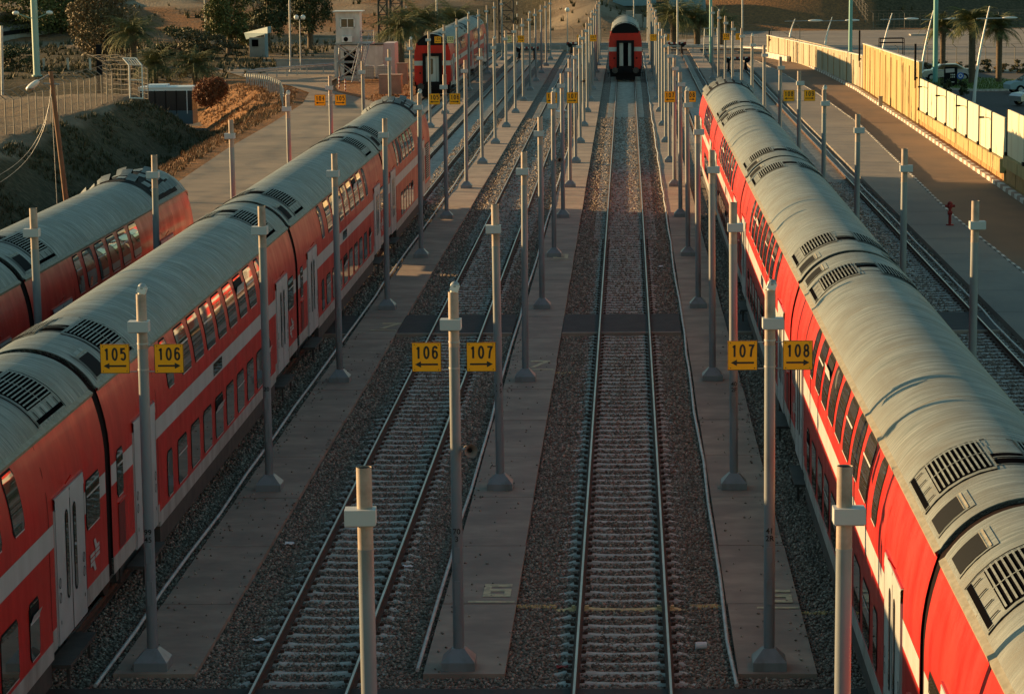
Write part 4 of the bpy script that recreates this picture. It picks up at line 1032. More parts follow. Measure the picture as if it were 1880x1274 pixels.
# ---------------------------------------------------------------- generic street things
def tall_mast(name, label, px0, py0, px1, py1, Y, r0, r1, m, globes=None, cat='mast', extra=6, group=None):
    p0, p1 = at(px0, py0, Y), at(px1, py1, Y); d = (p1-p0).normalized()
    zg = ground_z(p0.x, Y)-.1
    base = Vector((p0.x, Y, zg)); top = Vector((p1.x, Y, p1.z+extra))
    t = thing(name, label, cat, base, group=group)
    b = MB(); b.tube((0, 0, 0), top-base, r0, r1, 14); b.tube((0, 0, 0), (0, 0, .15), r0*1.5, r0*1.5, 14); b.build('shaft', m, t)
    return t, base, top
t, base, top = tall_mast('floodlight_mast', 'thick pale green mast with two small lamps, far left', 68, 137, 60, 0, 250, .33, .28, 'palegreen', extra=14)
lz = at(62, 36, 250).z-base.z
for s_ in (-1, 1):
    b = MB(); b.tube((-.1, 0, lz), (s_*1.45-.15, -.2, lz+.55), .045, .045, 6); b.build('lamp_arm', 'palegreen', t)
    b = MB(); b.sphere((s_*1.6-.15, -.2, lz+.6), .33, sz=.6); b.build('lamp_head', 'lampwhite', t)
for lab, a in (('thin turquoise mast rising behind the concrete wall', (1561, 95, 1563, 0, 284)), ('turquoise mast standing beside the leaning lamp near the roundabout', (1717, 155, 1718, 0, 218))):
    t, _, _ = tall_mast('turquoise_mast', lab, *a, .21, .17, 'teal', group='turquoise masts', extra=8)
t, base, top = tall_mast('turquoise_mast', 'turquoise mast with small lattice platform at the far end of track 108', 1305, 135, 1305, 0, 262, .16, .13, 'teal', group='turquoise masts', extra=8)
b = MB()
for x in (-.75, .75):
    for y in (-.5, .5): b.tube((x, y, 0), (x*.8, y, 3.4), .035, .035, 5)
for z in (.9, 1.8, 2.6, 3.4):
    b.tube((-.7, -.5, z), (.7, -.5, z), .025, .025, 5); b.tube((-.7, .5, z), (.7, .5, z), .025, .025, 5)
b.build('service_frame', 'steel', t)
for lab, a, r in (('slim pale pole between the dark trees and the guard tower', (533, 108, 532, 0, 252), .09), ('slim pale pole at the left edge', (4, 190, 3, 48, 205), .12), ('slim pole in front of the elevated track', (377, 52, 376, 0, 300), .09),
               ('slim pole rising right of the distant coach on the middle track', (1164, 90, 1164, 0, 292), .08), ('slim pole left of the distant palms', (1189, 92, 1190, 0, 300), .08), ('tall pole in front of the distant palms', (1244, 102, 1244, 0, 280), .10), ('slim pole by the lorry yard', (1363, 90, 1363, 0, 290), .09), ('slim pole left of the shed roofs behind the palms', (802, 60, 802, 0, 275), .10)):
    t, _, _ = tall_mast('slim_pole', lab, *a, r, r*.85, 'steel', cat='pole', extra=5 if a[3] < 5 else 0)
def globe_lamp(label, px, py, pyt, Y, n, r=.24):
    p0, p1 = at(px, py, Y), at(px, pyt, Y); zg = ground_z(p0.x, Y); t = thing('globe_lamp', label, 'street lamp', (p0.x, Y, zg), group='globe lamps')
    h = p1.z-zg; b = MB(); b.tube((0, 0, -.1), (0, 0, h-.25), .07, .045, 10)
    if n == 2: b.tube((-.32, 0, h-.1), (.32, 0, h-.1), .03, .03, 6); b.tube((0, 0, h-.3), (0, 0, h-.1), .03, .03, 6)
    b.build('shaft', 'steel', t)
    for x in ((-.32, .32) if n == 2 else (0,)): b = MB(); b.sphere((x, 0, h+.08), r); b.build('globe', 'lampwhite', t)
globe_lamp('lamp with two white globes behind the low retaining wall', 552, 112, 34, 255, 2)
globe_lamp('lamp with one white globe in front of the dark hillside', 1042, 95, 20, 290, 1, .26)
def lean_lamp(label, base, top, k):
    bx, by = base; t = thing('leaning_street_lamp', label, 'street lamp', (bx, by, -.06), group='leaning white street lamps')
    tp = Vector(top)-Vector((bx, by, -.06)); pts = []
    for i in range(9):
        q = i/8; pts.append(Vector((tp.x*q**1.5, 0, tp.z*q)))
    b = MB()
    for i in range(8): b.tube(pts[i], pts[i+1], .13-.011*i, .13-.011*(i+1), 10, cap=(i in (0, 7)))
    b.build('shaft', 'lampwhite', t)
    ap = pts[7]; L = 2.2*k
    b = MB(); b.tube(ap+Vector((-.8*k, 0, -.02)), ap+Vector((L*.55, 0, .0)), .04, .05, 8); b.build('arm', 'steel', t)
    b = MB(); b.sphere((ap.x+L*.8, 0, ap.z+.02), .62*k, sz=.16); hd = b.build('lamp_head', 'lampwhite', t); hd.scale = (1, .45, 1)
for lab, bs, tpx, Y in (('nearest leaning white street lamp, right of the three palms', (25.0, 193), (1817, 12), 193), ('leaning white street lamp, left of the palms beside the turquoise mast', (24.7, 225), (1714, 20), 225),
                        ('leaning white street lamp rising over the tall concrete wall', (24.9, 262), (1638, 25), 262), ('leaning white street lamp between the tall wall and the hill fence', (22.2, 300), (1528, 32), 300), ('farthest leaning white street lamp, above the low end of the wall', (20.1, 330), (1460, 35), 330)):
    lean_lamp(lab, bs, at(*tpx, Y), Y/225 if Y > 200 else .92)

# ---------------------------------------------------------------- vegetation
def leaf_cloud(b, cs, n, size, rs, flat=.8, m=0):
    if n >= 60 and size > .15: n = int(n*2.6); size *= .66
    for (cx_, cy_, cz_, rx, ry, rz_) in cs:
        for i in range(n):
            while True:
                u = rs.uniform(-1, 1, 3); d = np.linalg.norm(u)
                if .35 < d <= 1: break
            k = rs.uniform(.82, 1.12); p = Vector((cx_+u[0]*rx*k, cy_+u[1]*ry*k, cz_+u[2]*rz_*k))
            a = Vector(rs.uniform(-1, 1, 3)).normalized(); c = a.cross(Vector(rs.uniform(-1, 1, 3))).normalized(); s_ = size*rs.uniform(.5, 1.3)
            b.add([p-a*s_, p+c*s_*.55, p+a*s_, p-c*s_*.55], [(0, 1, 2, 3)], m)
def tree(label, base, h, w_, leafm, seed, n=70, size=.28, trunk=.35, name='tree', clumps=26, low=.25, group='trees and shrubs left of the yard', depth=None, cat='tree'):
    rs = np.random.RandomState(seed); t = thing(name, label, cat, base, group=group); depth = depth or w_
    b = MB(); cs = []; clumps = int(clumps*1.5) if h > 5 else clumps
    for i in range(clumps):
        a = rs.uniform(0, 6.28); q = rs.uniform(0, 1)**.5; zz = rs.uniform(low, 1)
        rad = math.sin(min(1, max(.12, 1.25-zz*.75+.25*(zz < .45)))*pi/2)*.5
        cs.append((cos(a)*q*w_*rad, sin(a)*q*depth*rad, h*zz*.92, w_*rs.uniform(.11, .22), depth*rs.uniform(.11, .22), h*rs.uniform(.07, .15)))
    leaf_cloud(b, cs, n, size, rs); b.build('crown', leafm, t)
    b = MB(); b.tube((0, 0, -.3), (rs.uniform(-.2, .2), 0, h*.45), trunk, trunk*.6, 8)
    for c in cs[:9]: b.tube((0, 0, h*rs.uniform(.2, .42)), (c[0], c[1], c[2]), trunk*.3, .03, 5)
    b.build('trunk', 'bark', t); return t
def palm_meshes(seed, fl=2.4, nf=46, th=4.2, tr=.24):
    rs = np.random.RandomState(seed); b = MB()
    for i in range(nf):
        a = rs.uniform(0, 6.28); e0 = rs.uniform(-.25, 1.45); L = fl*rs.uniform(.8, 1.1); seg = 9
        d = Vector((cos(a), sin(a), 0)); p = Vector((0, 0, th)); e = e0; pts = [p.copy()]
        for j in range(seg):
            p = p+(d*cos(e)+Vector((0, 0, 1))*sin(e))*(L/seg); e -= rs.uniform(.13, .25)*(1.0 if e0 > 0 else .7); pts.append(p.copy())
        side = Vector((-d.y, d.x, 0))
        for j in range(seg):
            q = (j+.5)/seg; wl = fl*.26*math.sin(min(1, q*1.15+.12)*pi)**.6+.05
            for s_ in (-1, 1):
                for kk in range(3):
                    o = pts[j].lerp(pts[j+1], (kk+.3)/3); dirn = (pts[j+1]-pts[j]).normalized()
                    tip = o+side*s_*wl*rs.uniform(.8, 1.1)+dirn*wl*.55+Vector((0, 0, -wl*rs.uniform(.15, .5)))
                    b.add([o, o+dirn*.05, tip], [(0, 1, 2)])
        for j in range(seg): b.tube(pts[j], pts[j+1], .018, .014, 3, cap=False)
    cm = b.mesh('crown', 'palm')
    b = MB(); z = 0
    while z < th:
        b.tube((0, 0, z-.02), (0, 0, z+.2), tr*rs.uniform(.95, 1.02), tr*1.12, 10); z += .2
    b.sphere((0, 0, th-.15), tr*1.7, sz=1.3)
    return cm, b.mesh('trunk', 'bark')
PALMV = {k: palm_meshes(k, *v) for k, v in {1: (2.3, 60, 4.3, .22), 2: (3.3, 66, 3.6, .26), 3: (3.5, 80, 3.0, .35)}.items()}
def palm(label, loc, v, s=1.0, rz=0.0, group='palm trees'):
    t = thing('palm_tree', label, 'palm tree', loc, rz, group); link('crown', PALMV[v][0], t); link('trunk', PALMV[v][1], t); t.scale = (s, s, s); return t
palm('palm on the roundabout lawn, leftmost of the three right-hand palms', (26.6, 226, -.1), 1, 1.02, .3)
palm('palm on the roundabout lawn, middle and tallest of the three right-hand palms', (27.9, 217, -.1), 1, 1.16, 1.3)
palm('palm on the roundabout lawn, rightmost of the three right-hand palms', (30.2, 218, -.1), 1, 1.05, 2.6)
palm('large palm with drooping fronds behind the caged fence', (-47.4, 256, -.6), 2, 1.12, .5)
palm('palm above the left end of the bus roof', (-42.5, 240, -2.2), 2, .95, 1.9)
palm('palm above the right end of the bus roof', (-38.6, 238, -2.4), 2, .97, 3.3)
for px, py, Y, s, lab in ((735, 85, 268, 1.1, 'stocky palm just left of the far coach, by the tank hut'), (770, 75, 274, 1.25, 'stocky palm directly behind the far coach'), (833, 55, 282, 1.2, 'stocky palm behind the roof of the far coach'),
                          (1238, 92, 300, 1.15, 'palm left of the tall pole at the end of the yard'), (1280, 92, 302, 1.0, 'shorter palm right of the tall pole at the end of the yard'), (1325, 92, 306, .85, 'dark low palm beside the turquoise mast')):
    p = at(px, py, Y); palm(lab, (p.x, Y, ground_z(p.x, Y)-.1), 3 if px < 900 else 3, s, px*.7)
tree('large brownish olive tree left of the palms', (at(190, 90, 268).x, 268, -.3), 8.2, 6.4, 'leafolive', 11, 80, .22, .4, clumps=40)
tree('tall green eucalyptus at the left of the dark trees', (at(420, 80, 296).x, 296, -.2), 9.5, 4.8, 'leaf', 12, 80, .24, .35, clumps=34)
tree('dark tall tree between the eucalyptus and the slim pole', (at(492, 80, 305).x, 305, -.1), 10.0, 5.0, 'leafdark', 13, 80, .24, .4, clumps=36)
tree('dark tall tree right of the slim pale pole', (at(570, 80, 310).x, 310, -.1), 10.5, 4.6, 'leafdark', 14, 80, .24, .4, clumps=34)
tree('dark bushy tree in the top left corner', (at(60, 55, 345).x, 345, .6), 8, 15, 'leaf', 15, 90, .3, .4, clumps=46, low=.1)
tree('dark tree left of the olive tree at the top edge', (at(130, 45, 350).x, 350, 1.0), 9, 8, 'leafdark', 16, 80, .3, .4, clumps=34, low=.1)
tree('olive tree behind the concrete shelter', (at(460, 90, 300).x, 300, -.1), 3.6, 5.5, 'leafolive', 17, 60, .2, .2, clumps=24)
tree('green shrub left of the concrete shelter', (at(385, 100, 284).x, 284, -.1), 3.2, 6.5, 'scrub', 18, 70, .2, .15, 'shrub', 26, .05, cat='shrub')
tree('dark shrub below the elevated track', (at(330, 90, 286).x, 286, -.1), 3.4, 5.5, 'leafdark', 19, 70, .2, .15, 'shrub', 24, .05, cat='shrub')
tree('dark shrub at the far left below the elevated track', (at(20, 120, 262).x, 262, -.1), 2.6, 6, 'leafdark', 20, 70, .2, .15, 'shrub', 22, .05, cat='shrub')
t = thing('dry_bush', 'round rust-coloured dry bush on the bank beside the bus', 'shrub', (at(387, 182, 206).x, 206, -.55), group='trees and shrubs left of the yard')
rs = np.random.RandomState(21); b = MB(); leaf_cloud(b, [(0, 0, 1.15, 1.35, 1.3, 1.2), (.5, .1, 1.4, .9, .9, .85), (-.5, 0, .9, .9, .9, .9)], 3200, .085, rs); b.build('crown', 'leafrust', t)
b = MB()
for k in range(9): b.tube((0, 0, -.1), (rs.uniform(-.8, .8), rs.uniform(-.6, .6), rs.uniform(.8, 1.6)), .04, .012, 5)
b.build('stems', 'bark', t)
for i, (px, py, Y) in enumerate(((1700, 130, 238), (1725, 128, 239), (1765, 128, 238), (1805, 130, 238), (1838, 132, 236), (1868, 134, 235))):
    p = at(px, py, Y); tree('low dry shrub by the road beyond the roundabout, %s from the left' % ORD[i+1], (p.x, Y, -.05), .9+.3*(i % 2), 1.5, 'scrub' if i % 2 else 'leafolive', 40+i, 40, .12, .05, 'roadside_shrub', 12, .05, 'shrubs by the outer road', cat='shrub')
for i, (px, py, Y) in enumerate(((1737, 172, 196), (1768, 175, 196))):
    p = at(px, py, Y); tree('small thin young tree behind the white wall panels, %s of two' % ('left' if i == 0 else 'right'), (p.x, Y, -.05), 1.6, .9, 'leafdark', 50+i, 40, .10, .03, 'sapling', 12, .3, 'young trees by the roundabout')

def tufts(name, pts_fn, n, hgt, leafm, seed, label, blades=7):
    rs = np.random.RandomState(seed); b = MB()
    for i in range(n):
        r_ = pts_fn(rs)
        if r_ is None: continue
        x, y = r_; z = ground_z(x, y)-.18; k = rs.uniform(.5, 1.3)
        for j in range(blades):
            a = rs.uniform(0, 6.28); l_ = hgt*k*rs.uniform(.6, 1.2); o = Vector((x+rs.uniform(-.15, .15)*k, y+rs.uniform(-.15, .15)*k, z)); tip = o+Vector((cos(a)*l_*.55, sin(a)*l_*.55, l_))
            s_ = Vector((-sin(a), cos(a), 0))*.05*k*hgt/.4
            b.add([o-s_, o+s_, tip], [(0, 1, 2)])
    o = b.build(name, leafm, None, 'stuff'); o['label'] = label; o['category'] = 'grass'
def verge(rs):
    y = 110+(rs.uniform(0, 1)**.8)*122; d = rs.uniform(.9, 4.6) if y < 195 else rs.uniform(.9, 8); 
    if bumps(rs.uniform(-1, 1)+y, d*2, .5) < -.25 and rs.rand() < .5: return None
    return lerp_tab(y, ROADL)-d, y
tufts('dry_verge_grass', verge, 5200, .24, 'dry', 61, 'orange dry grass on the bank beside the service road')
def ditch(rs):
    y = rs.uniform(90, 205); d = rs.uniform(3.8, 12)
    if bumps(d*2, y, .45)+rs.uniform(-.4, .4) < .0: return None
    return lerp_tab(y, ROADL)-d, y
tufts('ditch_scrub', ditch, 8200, .30, 'scrub', 62, 'dark low scrub covering the slope of the ditch')
def verge2(rs):
    y = rs.uniform(120, 238); x = lerp_tab(y, ROADR)+rs.uniform(.2, 1.5); 
    if y > 170: x = rs.uniform(-17.0, -16.2) if y < 200 else rs.uniform(-20+((y-200)*-.02), -16.4)
    return x, y
tufts('roadside_dry_grass', verge2, 900, .22, 'dry', 63, 'sparse dry orange weeds beside the left tracks')
def hillp(rs):
    y = 335+rs.uniform(0, 1)**.7*150; x = rs.uniform(-100, 70)
    if bumps(x, y, .3)+rs.uniform(-.5, .5) < .25: return None
    if x > 5 and (y < 362 or (x < 33 and rs.rand() < .93)): return None
    return x, y
tufts('hill_scrub', hillp, 6000, .75, 'scrub', 64, 'scattered dark scrub on the hillside behind the yard', 8)
def scrub_mid(rs):
    y = rs.uniform(238, 330); x = rs.uniform(-95, -34)
    if bumps(x, y, .3)+rs.uniform(-.5, .5) < .05: return None
    return x, y
tufts('waste_ground_scrub', scrub_mid, 4500, .55, 'scrub', 65, 'dark scrub on the waste ground below the elevated track', 8)
def lawnp(rs):
    a = rs.uniform(0, 6.28); q = rs.uniform(0, 1)**.5; return 28.3+cos(a)*q*4.0, 217+sin(a)*q*8.5
b = MB(); n = 40; pts = [(28.3+4.2*cos(2*pi*i/n), 217+9*sin(2*pi*i/n), .10) for i in range(n)]
b.poly(pts); 
for i in range(n): a, c = pts[i], pts[(i+1) % n]; b.poly([a, (a[0], a[1], -.1), (c[0], c[1], -.1), c], 1)
b.build('roundabout_island', ['lawn', 'kerb_w'], None, 'structure')
rs = np.random.RandomState(66); b = MB()
for i in range(2500):
    x, y = lawnp(rs); a = rs.uniform(0, 6.28); h_ = rs.uniform(.08, .2)
    b.add([(x, y, .1), (x+.06*cos(a), y+.06*sin(a), .1), (x+.1*cos(a+1), y+.1*sin(a+1), .1+h_)], [(0, 1, 2)])
o = b.build('lawn_grass', 'lawn', None, 'stuff'); o['label'] = 'green grass on the roundabout island'; o['category'] = 'grass'
kerb_line('roundabout_kerb', [(208, 32.3), (212, 33.0), (217, 33.3), (222, 33.0)], 208, 222, .25, -.06, .12, .9, 'kerb_w', 'kerb_r')
kerb_line('outer_kerb', [(238, 24), (239, 60)], 238, 238.01, .3, -.05, .12, .9, 'kerb_w', 'kerb_r')
b = MB(); x = 24.0
while x < 60: b.box(x, x+1.6, 239.0, 239.3, -.06, .12, int(x) % 2); x += 1.7
b.build('outer_road_kerb', ['kerb_w', 'kerb_r'], None, 'structure')

# ---------------------------------------------------------------- fences
def mesh_fence(label, pts, h, step=2.4, hang=.5, m='wire', dens=.28, group='wire fences', gz=True, dirx=-1):
    t = thing('wire_fence', label, 'fence', (0, 0, 0), group=group)
    L = [0]
    for a, c in zip(pts[:-1], pts[1:]): L.append(L[-1]+math.hypot(c[0]-a[0], c[1]-a[1]))
    def P(s_):
        for i in range(len(pts)-1):
            if s_ <= L[i+1]: q = (s_-L[i])/(L[i+1]-L[i]); return pts[i][0]+(pts[i+1][0]-pts[i][0])*q, pts[i][1]+(pts[i+1][1]-pts[i][1])*q
        return pts[-1]
    s_ = 0; n = 0
    while s_ <= L[-1]+.01 and n < 95:
        x, y = P(s_); z = ground_z(x, y)-.15; b = MB(); b.tube((x, y, z), (x, y, z+h), .04, .04, 6); b.tube((x, y, z+h), (x+dirx*hang, y, z+h+hang*.8), .03, .03, 5); b.build('fence_post', m, t); s_ += step; n += 1
    b = MB(); s_ = 0; pr = None
    zz = [h*.02, h*.25, h*.5, h*.75, h*.98]
    while s_ < L[-1]:
        x, y = P(s_); x2, y2 = P(min(L[-1], s_+step)); z, z2 = ground_z(x, y)-.15, ground_z(x2, y2)-.15
        for q in zz: b.tube((x, y, z+q), (x2, y2, z2+q), .012, .012, 3, cap=False)
        b.tube((x+dirx*hang, y, z+h+hang*.8), (x2+dirx*hang, y2, z2+h+hang*.8), .014, .014, 3, cap=False)
        k = s_
        while k < min(L[-1], s_+step): x3, y3 = P(k); z3 = ground_z(x3, y3)-.15; b.tube((x3, y3, z3), (x3, y3, z3+h), .008, .008, 3, cap=False); k += dens
        s_ += step
    b.build('wire_mesh', m, t); return t
crest = [(lerp_tab(y, ROADL)-13.0, y) for y in (118, 135, 150, 165, 180, 192)]
mesh_fence('wire fence with outward-leaning top along the crest of the left slope', crest, 2.1, 2.3, .6, dirx=-1)
# curved cage fence at the end of the crest
t = thing('caged_fence', 'dense fence with curved-over cage top and a gate at the end of the slope', 'fence', (0, 0, 0), group='wire fences')
base_pts = [at(272, 172, 194), at(262, 170, 195.5), at(235, 165, 197), at(205, 160, 199), at(190, 158, 204)]
def archrow(x, y, z, d):
    pts = []
    for i in range(11):
        q = i/10
        if q < .62: pts.append((x, y, z+2.3*q/.62))
        else: a = (q-.62)/.38*pi/2; pts.append((x+d*1.3*sin(a), y+.5*sin(a), z+2.3+.7*(sin(a))-.1*(1-cos(a))))
    return pts
rows = []
for i in range(21):
    q = i/20*(len(base_pts)-1); k = min(int(q), len(base_pts)-2); p = base_pts[k].lerp(base_pts[k+1], q-k); z = max(.75, min(1.2, ground_z(p.x, p.y)-.1)); rows.append(archrow(p.x, p.y, z, -1))
for i, r_ in enumerate(rows):
    if i % 3 == 0: b = MB(); b.path(r_, .035, 5); b.build('hoop', 'wire', t)
b = MB()
for j in range(0, 11): b.path([r_[j] for r_ in rows], .014, 3)
for r_ in rows: b.path(r_, .010, 3)
b.build('wire_mesh', 'wire', t)
b = MB(); g0_, g1_ = at(238, 160, 193.6), at(262, 172, 193.2); zg = .85
gx = [Vector((g0_.x, g0_.y, zg)), Vector((g1_.x, g1_.y, zg)), Vector((g1_.x, g1_.y, zg+2.4)), Vector((g0_.x, g0_.y, zg+2.4))]
for i in range(4): b.tube(gx[i], gx[(i+1) % 4], .05, .05, 6)
b.tube(gx[0].lerp(gx[3], .55), gx[1].lerp(gx[2], .55), .035, .035, 6)
up = [gx[3], gx[2], gx[2]+Vector((-.5, .4, .5)), gx[3]+Vector((-.5, .4, .5))]
for i in range(4): b.tube(up[i], up[(i+1) % 4], .05, .05, 6)
for q in (.2, .4, .6, .8): b.tube(up[0].lerp(up[1], q), up[3].lerp(up[2], q), .03, .03, 5)
b.build('gate', 'lampwhite', t)
hf = [(23, 398), (26.0, 385), (29.5, 372), (32.5, 362)]
mesh_fence('curving security fence at the foot of the orange hill', hf, 2.6, 1.1, .6, dens=.4, dirx=-1)
mesh_fence('long wire fence below the brown hillside at the top right', [(33, 360), (52, 361), (75, 358), (95, 356)], 2.0, 4.2, .4, dens=.7)
mesh_fence('fence of forked posts between the parking lot and the outer road', [(22, 243), (36, 242.5), (60, 242)], 2.1, 2.6, .35, dens=.9)
mesh_fence('wire fence behind the buffer stops at the end of the yard', [(-22, 304), (-6, 304), (8, 303), (20, 302)], 2.2, 3.2, .4, dens=.9)
for i, px in enumerate((80, 124, 165)):
    p = at(px, 105, 262); b = MB(); b.box(p.x-.1, p.x+.1, 261.9, 262.1, -.3, 1.0); b.box(p.x-.12, p.x+.12, 261.88, 262.12, .98, 1.04); tag(b.build('marker_post', 'kerb_w'), 'short pale post on the waste ground, %s from the left' % ORD[i+1], 'post', 'short pale posts below the elevated track')
b = MB(); p = at(183, 135, 235); b.box(p.x-.22, p.x+.22, 234.8, 235.2, -2.5, at(183, 82, 235).z); b.box(p.x-.26, p.x+.26, 234.76, 235.24, -2.5, -2.2); tag(b.build('dark_post', 'black'), 'thick dark post left of the caged fence', 'post')

# guard rails
def guard_rail(label, pts, h=.75, m='steel', dpost=1.6, z0=None, group='guard rails'):
    t = thing('guard_rail', label, 'guard rail', (0, 0, 0), group=group)
    pv = [Vector((x, y, (ground_z(x, y) if z0 is None else z0))) for x, y in pts]
    b = MB(); prof = [(.0, .0), (.05, .06), (.0, .12), (.0, .18), (.05, .24), (.0, .31)]
    rows = []
    for i, p in enumerate(pv):
        d = (pv[min(i+1, len(pv)-1)]-pv[max(i-1, 0)]).normalized(); n_ = Vector((d.y, -d.x, 0))
        rows.append([tuple(p+n_*(q+.05)+Vector((0, 0, h-.31+z))) for q, z in prof])
    b.sheet(rows, 0, False); b.sheet([[(p[0]+.01, p[1]+.012, p[2]) for p in r_][::-1] for r_ in rows], 0, False)
    b.build('rail_beam', m, t)
    for a, c in zip(pv[:-1], pv[1:]):
        n_ = max(1, int((c-a).length/dpost))
        for k in range(n_): p = a.lerp(c, k/n_); b = MB(); b.box(p.x-.05, p.x+.05, p.y-.05, p.y+.05, p.z-.3, p.z+h); b.build('rail_post', m, t)
guard_rail('sunlit guard rail on the bank at the bend of the service road', [(-25.3, 196), (-26.2, 203), (-27.3, 210), (-29.2, 217), (-31.2, 224), (-33.0, 230)], 1.0, dpost=1.1)
guard_rail('guard rail curving along the far side of the service road, under the tower', [(-33.6, 236), (-31.6, 241), (-29.4, 245.5), (-26.8, 249.5)], .9)
guard_rail('sunlit guard rail across the end of the yard, right part', [(4.6, 288), (8.4, 285), (12.2, 281), (15, 276.5)], .85)
guard_rail('shaded guard rail across the end of the yard, left part', [(-20, 296), (-12, 294.5), (-4, 293.5), (3.5, 292)], .85)
b = MB(); b.box(-21, 3, 298.0, 298.3, -.1, .55); b.box(-21, 3, 297.95, 298.35, .55, .62); tag(b.build('low_end_wall', 'greywall'), 'low grey concrete wall behind the guard rail at the end of the yard', 'wall')

# ---------------------------------------------------------------- left side structures
b = MB(); a, c = at(514, 125, 259), at(616, 123, 256)
b.box(a.x, c.x, 256.5, 257, -.3, at(560, 111, 257).z); b.box(a.x-.05, c.x, 256.45, 257.05, at(560, 111, 257).z, at(560, 111, 257).z+.08)
tag(b.build('retaining_wall', 'greywall'), 'low pale retaining wall beyond the bend, below the globe lamp', 'wall')
# guard tower
t = thing('guard_tower', 'white guard cabin on a steel frame with outside stairs', 'guard tower', (-24.2, 234, 0))
def bar(b, p, q, r_=.06, m=0): b.tube(p, q, r_, r_, 6, m)
for sx in (-1, 1):
    for sy in (-1, 1): b = MB(); b.box(sx*1.0-.07, sx*1.0+.07, sy*1.0-.07, sy*1.0+.07, 0, 3.15); b.build('leg', 'steel', t)
b = MB()
for sy in (-1, 1):
    for z0, z1 in ((.1, 1.55), (1.6, 3.05)): bar(b, (-1, sy*1.08, z0), (1, sy*1.08, z1)); bar(b, (1, sy*1.08, z0), (-1, sy*1.08, z1))
    bar(b, (-1, sy*1.0, 1.58), (1, sy*1.0, 1.58), .07); bar(b, (-1, sy*1.0, .08), (1, sy*1.0, .08), .07)
for sx in (-1, 1): bar(b, (sx, -1, .1), (sx, 1, 3.0)); bar(b, (sx, 1, .1), (sx, -1, 3.0))
b.build('cross_bracing', 'steel', t)
b = MB(); b.box(-1.15, 2.1, -1.15, 1.15, 3.15, 3.3); b.build('platform', 'steel', t)
b = MB(); b.box(-1.08, 1.02, -1.0, 1.0, 3.3, 5.95); cab = b.build('cabin', 'tin', t)
b = MB()
for x0, x1, z0, z1 in ((-.68, .58, 5.35, 5.42), (-.68, .58, 4.58, 4.65), (-.68, -.60, 4.58, 5.42), (.50, .58, 4.58, 5.42), (-.08, -.02, 4.65, 5.35)): b.box(x0, x1, -1.05, -1.0, z0, z1)
w1 = b.build('window', 'lampwhite', cab)
b = MB(); b.box(-.60, .50, -1.02, -1.0, 4.65, 5.35, 0); b.build('pane', 'glass', cab)
b = MB(); b.box(-1.3, 1.28, -1.3, 1.2, 5.98, 6.06); b.box(-1.1, 1.04, -1.0, 1.0, 5.95, 5.98); b.build('roof', 'lampwhite', t)
b = MB(); b.box(-.55, .35, -1.32, -1.02, 3.36, 3.86, 0); b.tube((-.18, -1.34, 3.61), (-.18, -1.32, 3.61), .2, .2, 14, 1); b.build('air_conditioner', ['lampwhite', 'black'], t)
b = MB()
for p, q in (((1.1, -1.1, 3.3), (1.1, -1.1, 4.3)), ((2.05, -1.1, 3.3), (2.05, -1.1, 4.3)), ((2.05, 1.1, 3.3), (2.05, 1.1, 4.3)), ((1.1, -1.1, 4.3), (2.05, -1.1, 4.3)), ((2.05, -1.1, 4.3), (2.05, 1.1, 4.3)), ((1.1, -1.1, 3.8), (2.05, -1.1, 3.8)), ((2.05, -1.1, 3.8), (2.05, 1.1, 3.8))): bar(b, p, q, .03)
b.build('railing', 'steel', t)
b = MB()
for x in (1.1, 1.8): bar(b, (x+.05, -1.15, 3.2), (x-.55, -4.2, 0), .06); bar(b, (x+.05, -1.15, 4.1), (x-.55, -4.2, .9), .03)
for k in range(13): q = (k+.5)/13; y = -1.15-3.05*q; x = 1.15-.6*q; b.box(x, x+.7, y-.14, y+.12, 3.2-3.2*q-.03, 3.2-3.2*q+.02)
b.build('staircase', 'steel', t)
t = thing('utility_hut', 'white flat-roofed hut behind the guard tower, pinkish on its sunless right end', 'hut', (0, 0, 0))
a, c = at(594, 130, 240), at(725, 130, 240); z = at(700, 83, 240).z
a = at(614, 130, 240)
b = MB(); b.box(a.x, c.x-1.0, 240, 244, -.1, z); b.build('wall', 'tin', t)
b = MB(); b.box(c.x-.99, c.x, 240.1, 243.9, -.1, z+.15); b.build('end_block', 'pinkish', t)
b = MB(); b.box(a.x-.1, c.x-.99, 239.9, 244.1, z+.0, z+.06); b.build('roof', 'black', t)
b = MB(); b.box(a.x+.9, a.x+2.0, 239.95, 239.99, .1, z-.5); b.build('doorway', 'vent', t)
for i, px in enumerate((676, 706)):
    p = at(px, 150, 236.5); t = thing('water_tank', 'white caged plastic tank by the hut, %s of two' % ('left' if i == 0 else 'right'), 'tank', (p.x, 236.5, 0), group='caged plastic tanks')
    b = MB(); b.box(-.55, .55, -.5, .5, .12, 1.12); b.tube((0, 0, 1.12), (0, 0, 1.2), .12, .12, 10); b.box(-.2, .2, -.2, .2, 1.10, 1.16); b.build('bottle', 'ibc', t)
    b = MB()
    for k in range(8): x = -.58+1.16*k/7; bar(b, (x, -.53, .1), (x, -.53, 1.1), .012); bar(b, (x, .53, .1), (x, .53, 1.1), .012)
    for z_ in (.15, .4, .65, .9, 1.1): bar(b, (-.58, -.53, z_), (.58, -.53, z_), .014); bar(b, (-.58, -.53, z_), (-.58, .53, z_), .014); bar(b, (.58, -.53, z_), (.58, .53, z_), .014)
    b.box(-.58, .58, -.53, .53, 0, .1); b.build('cage', 'steel', t)
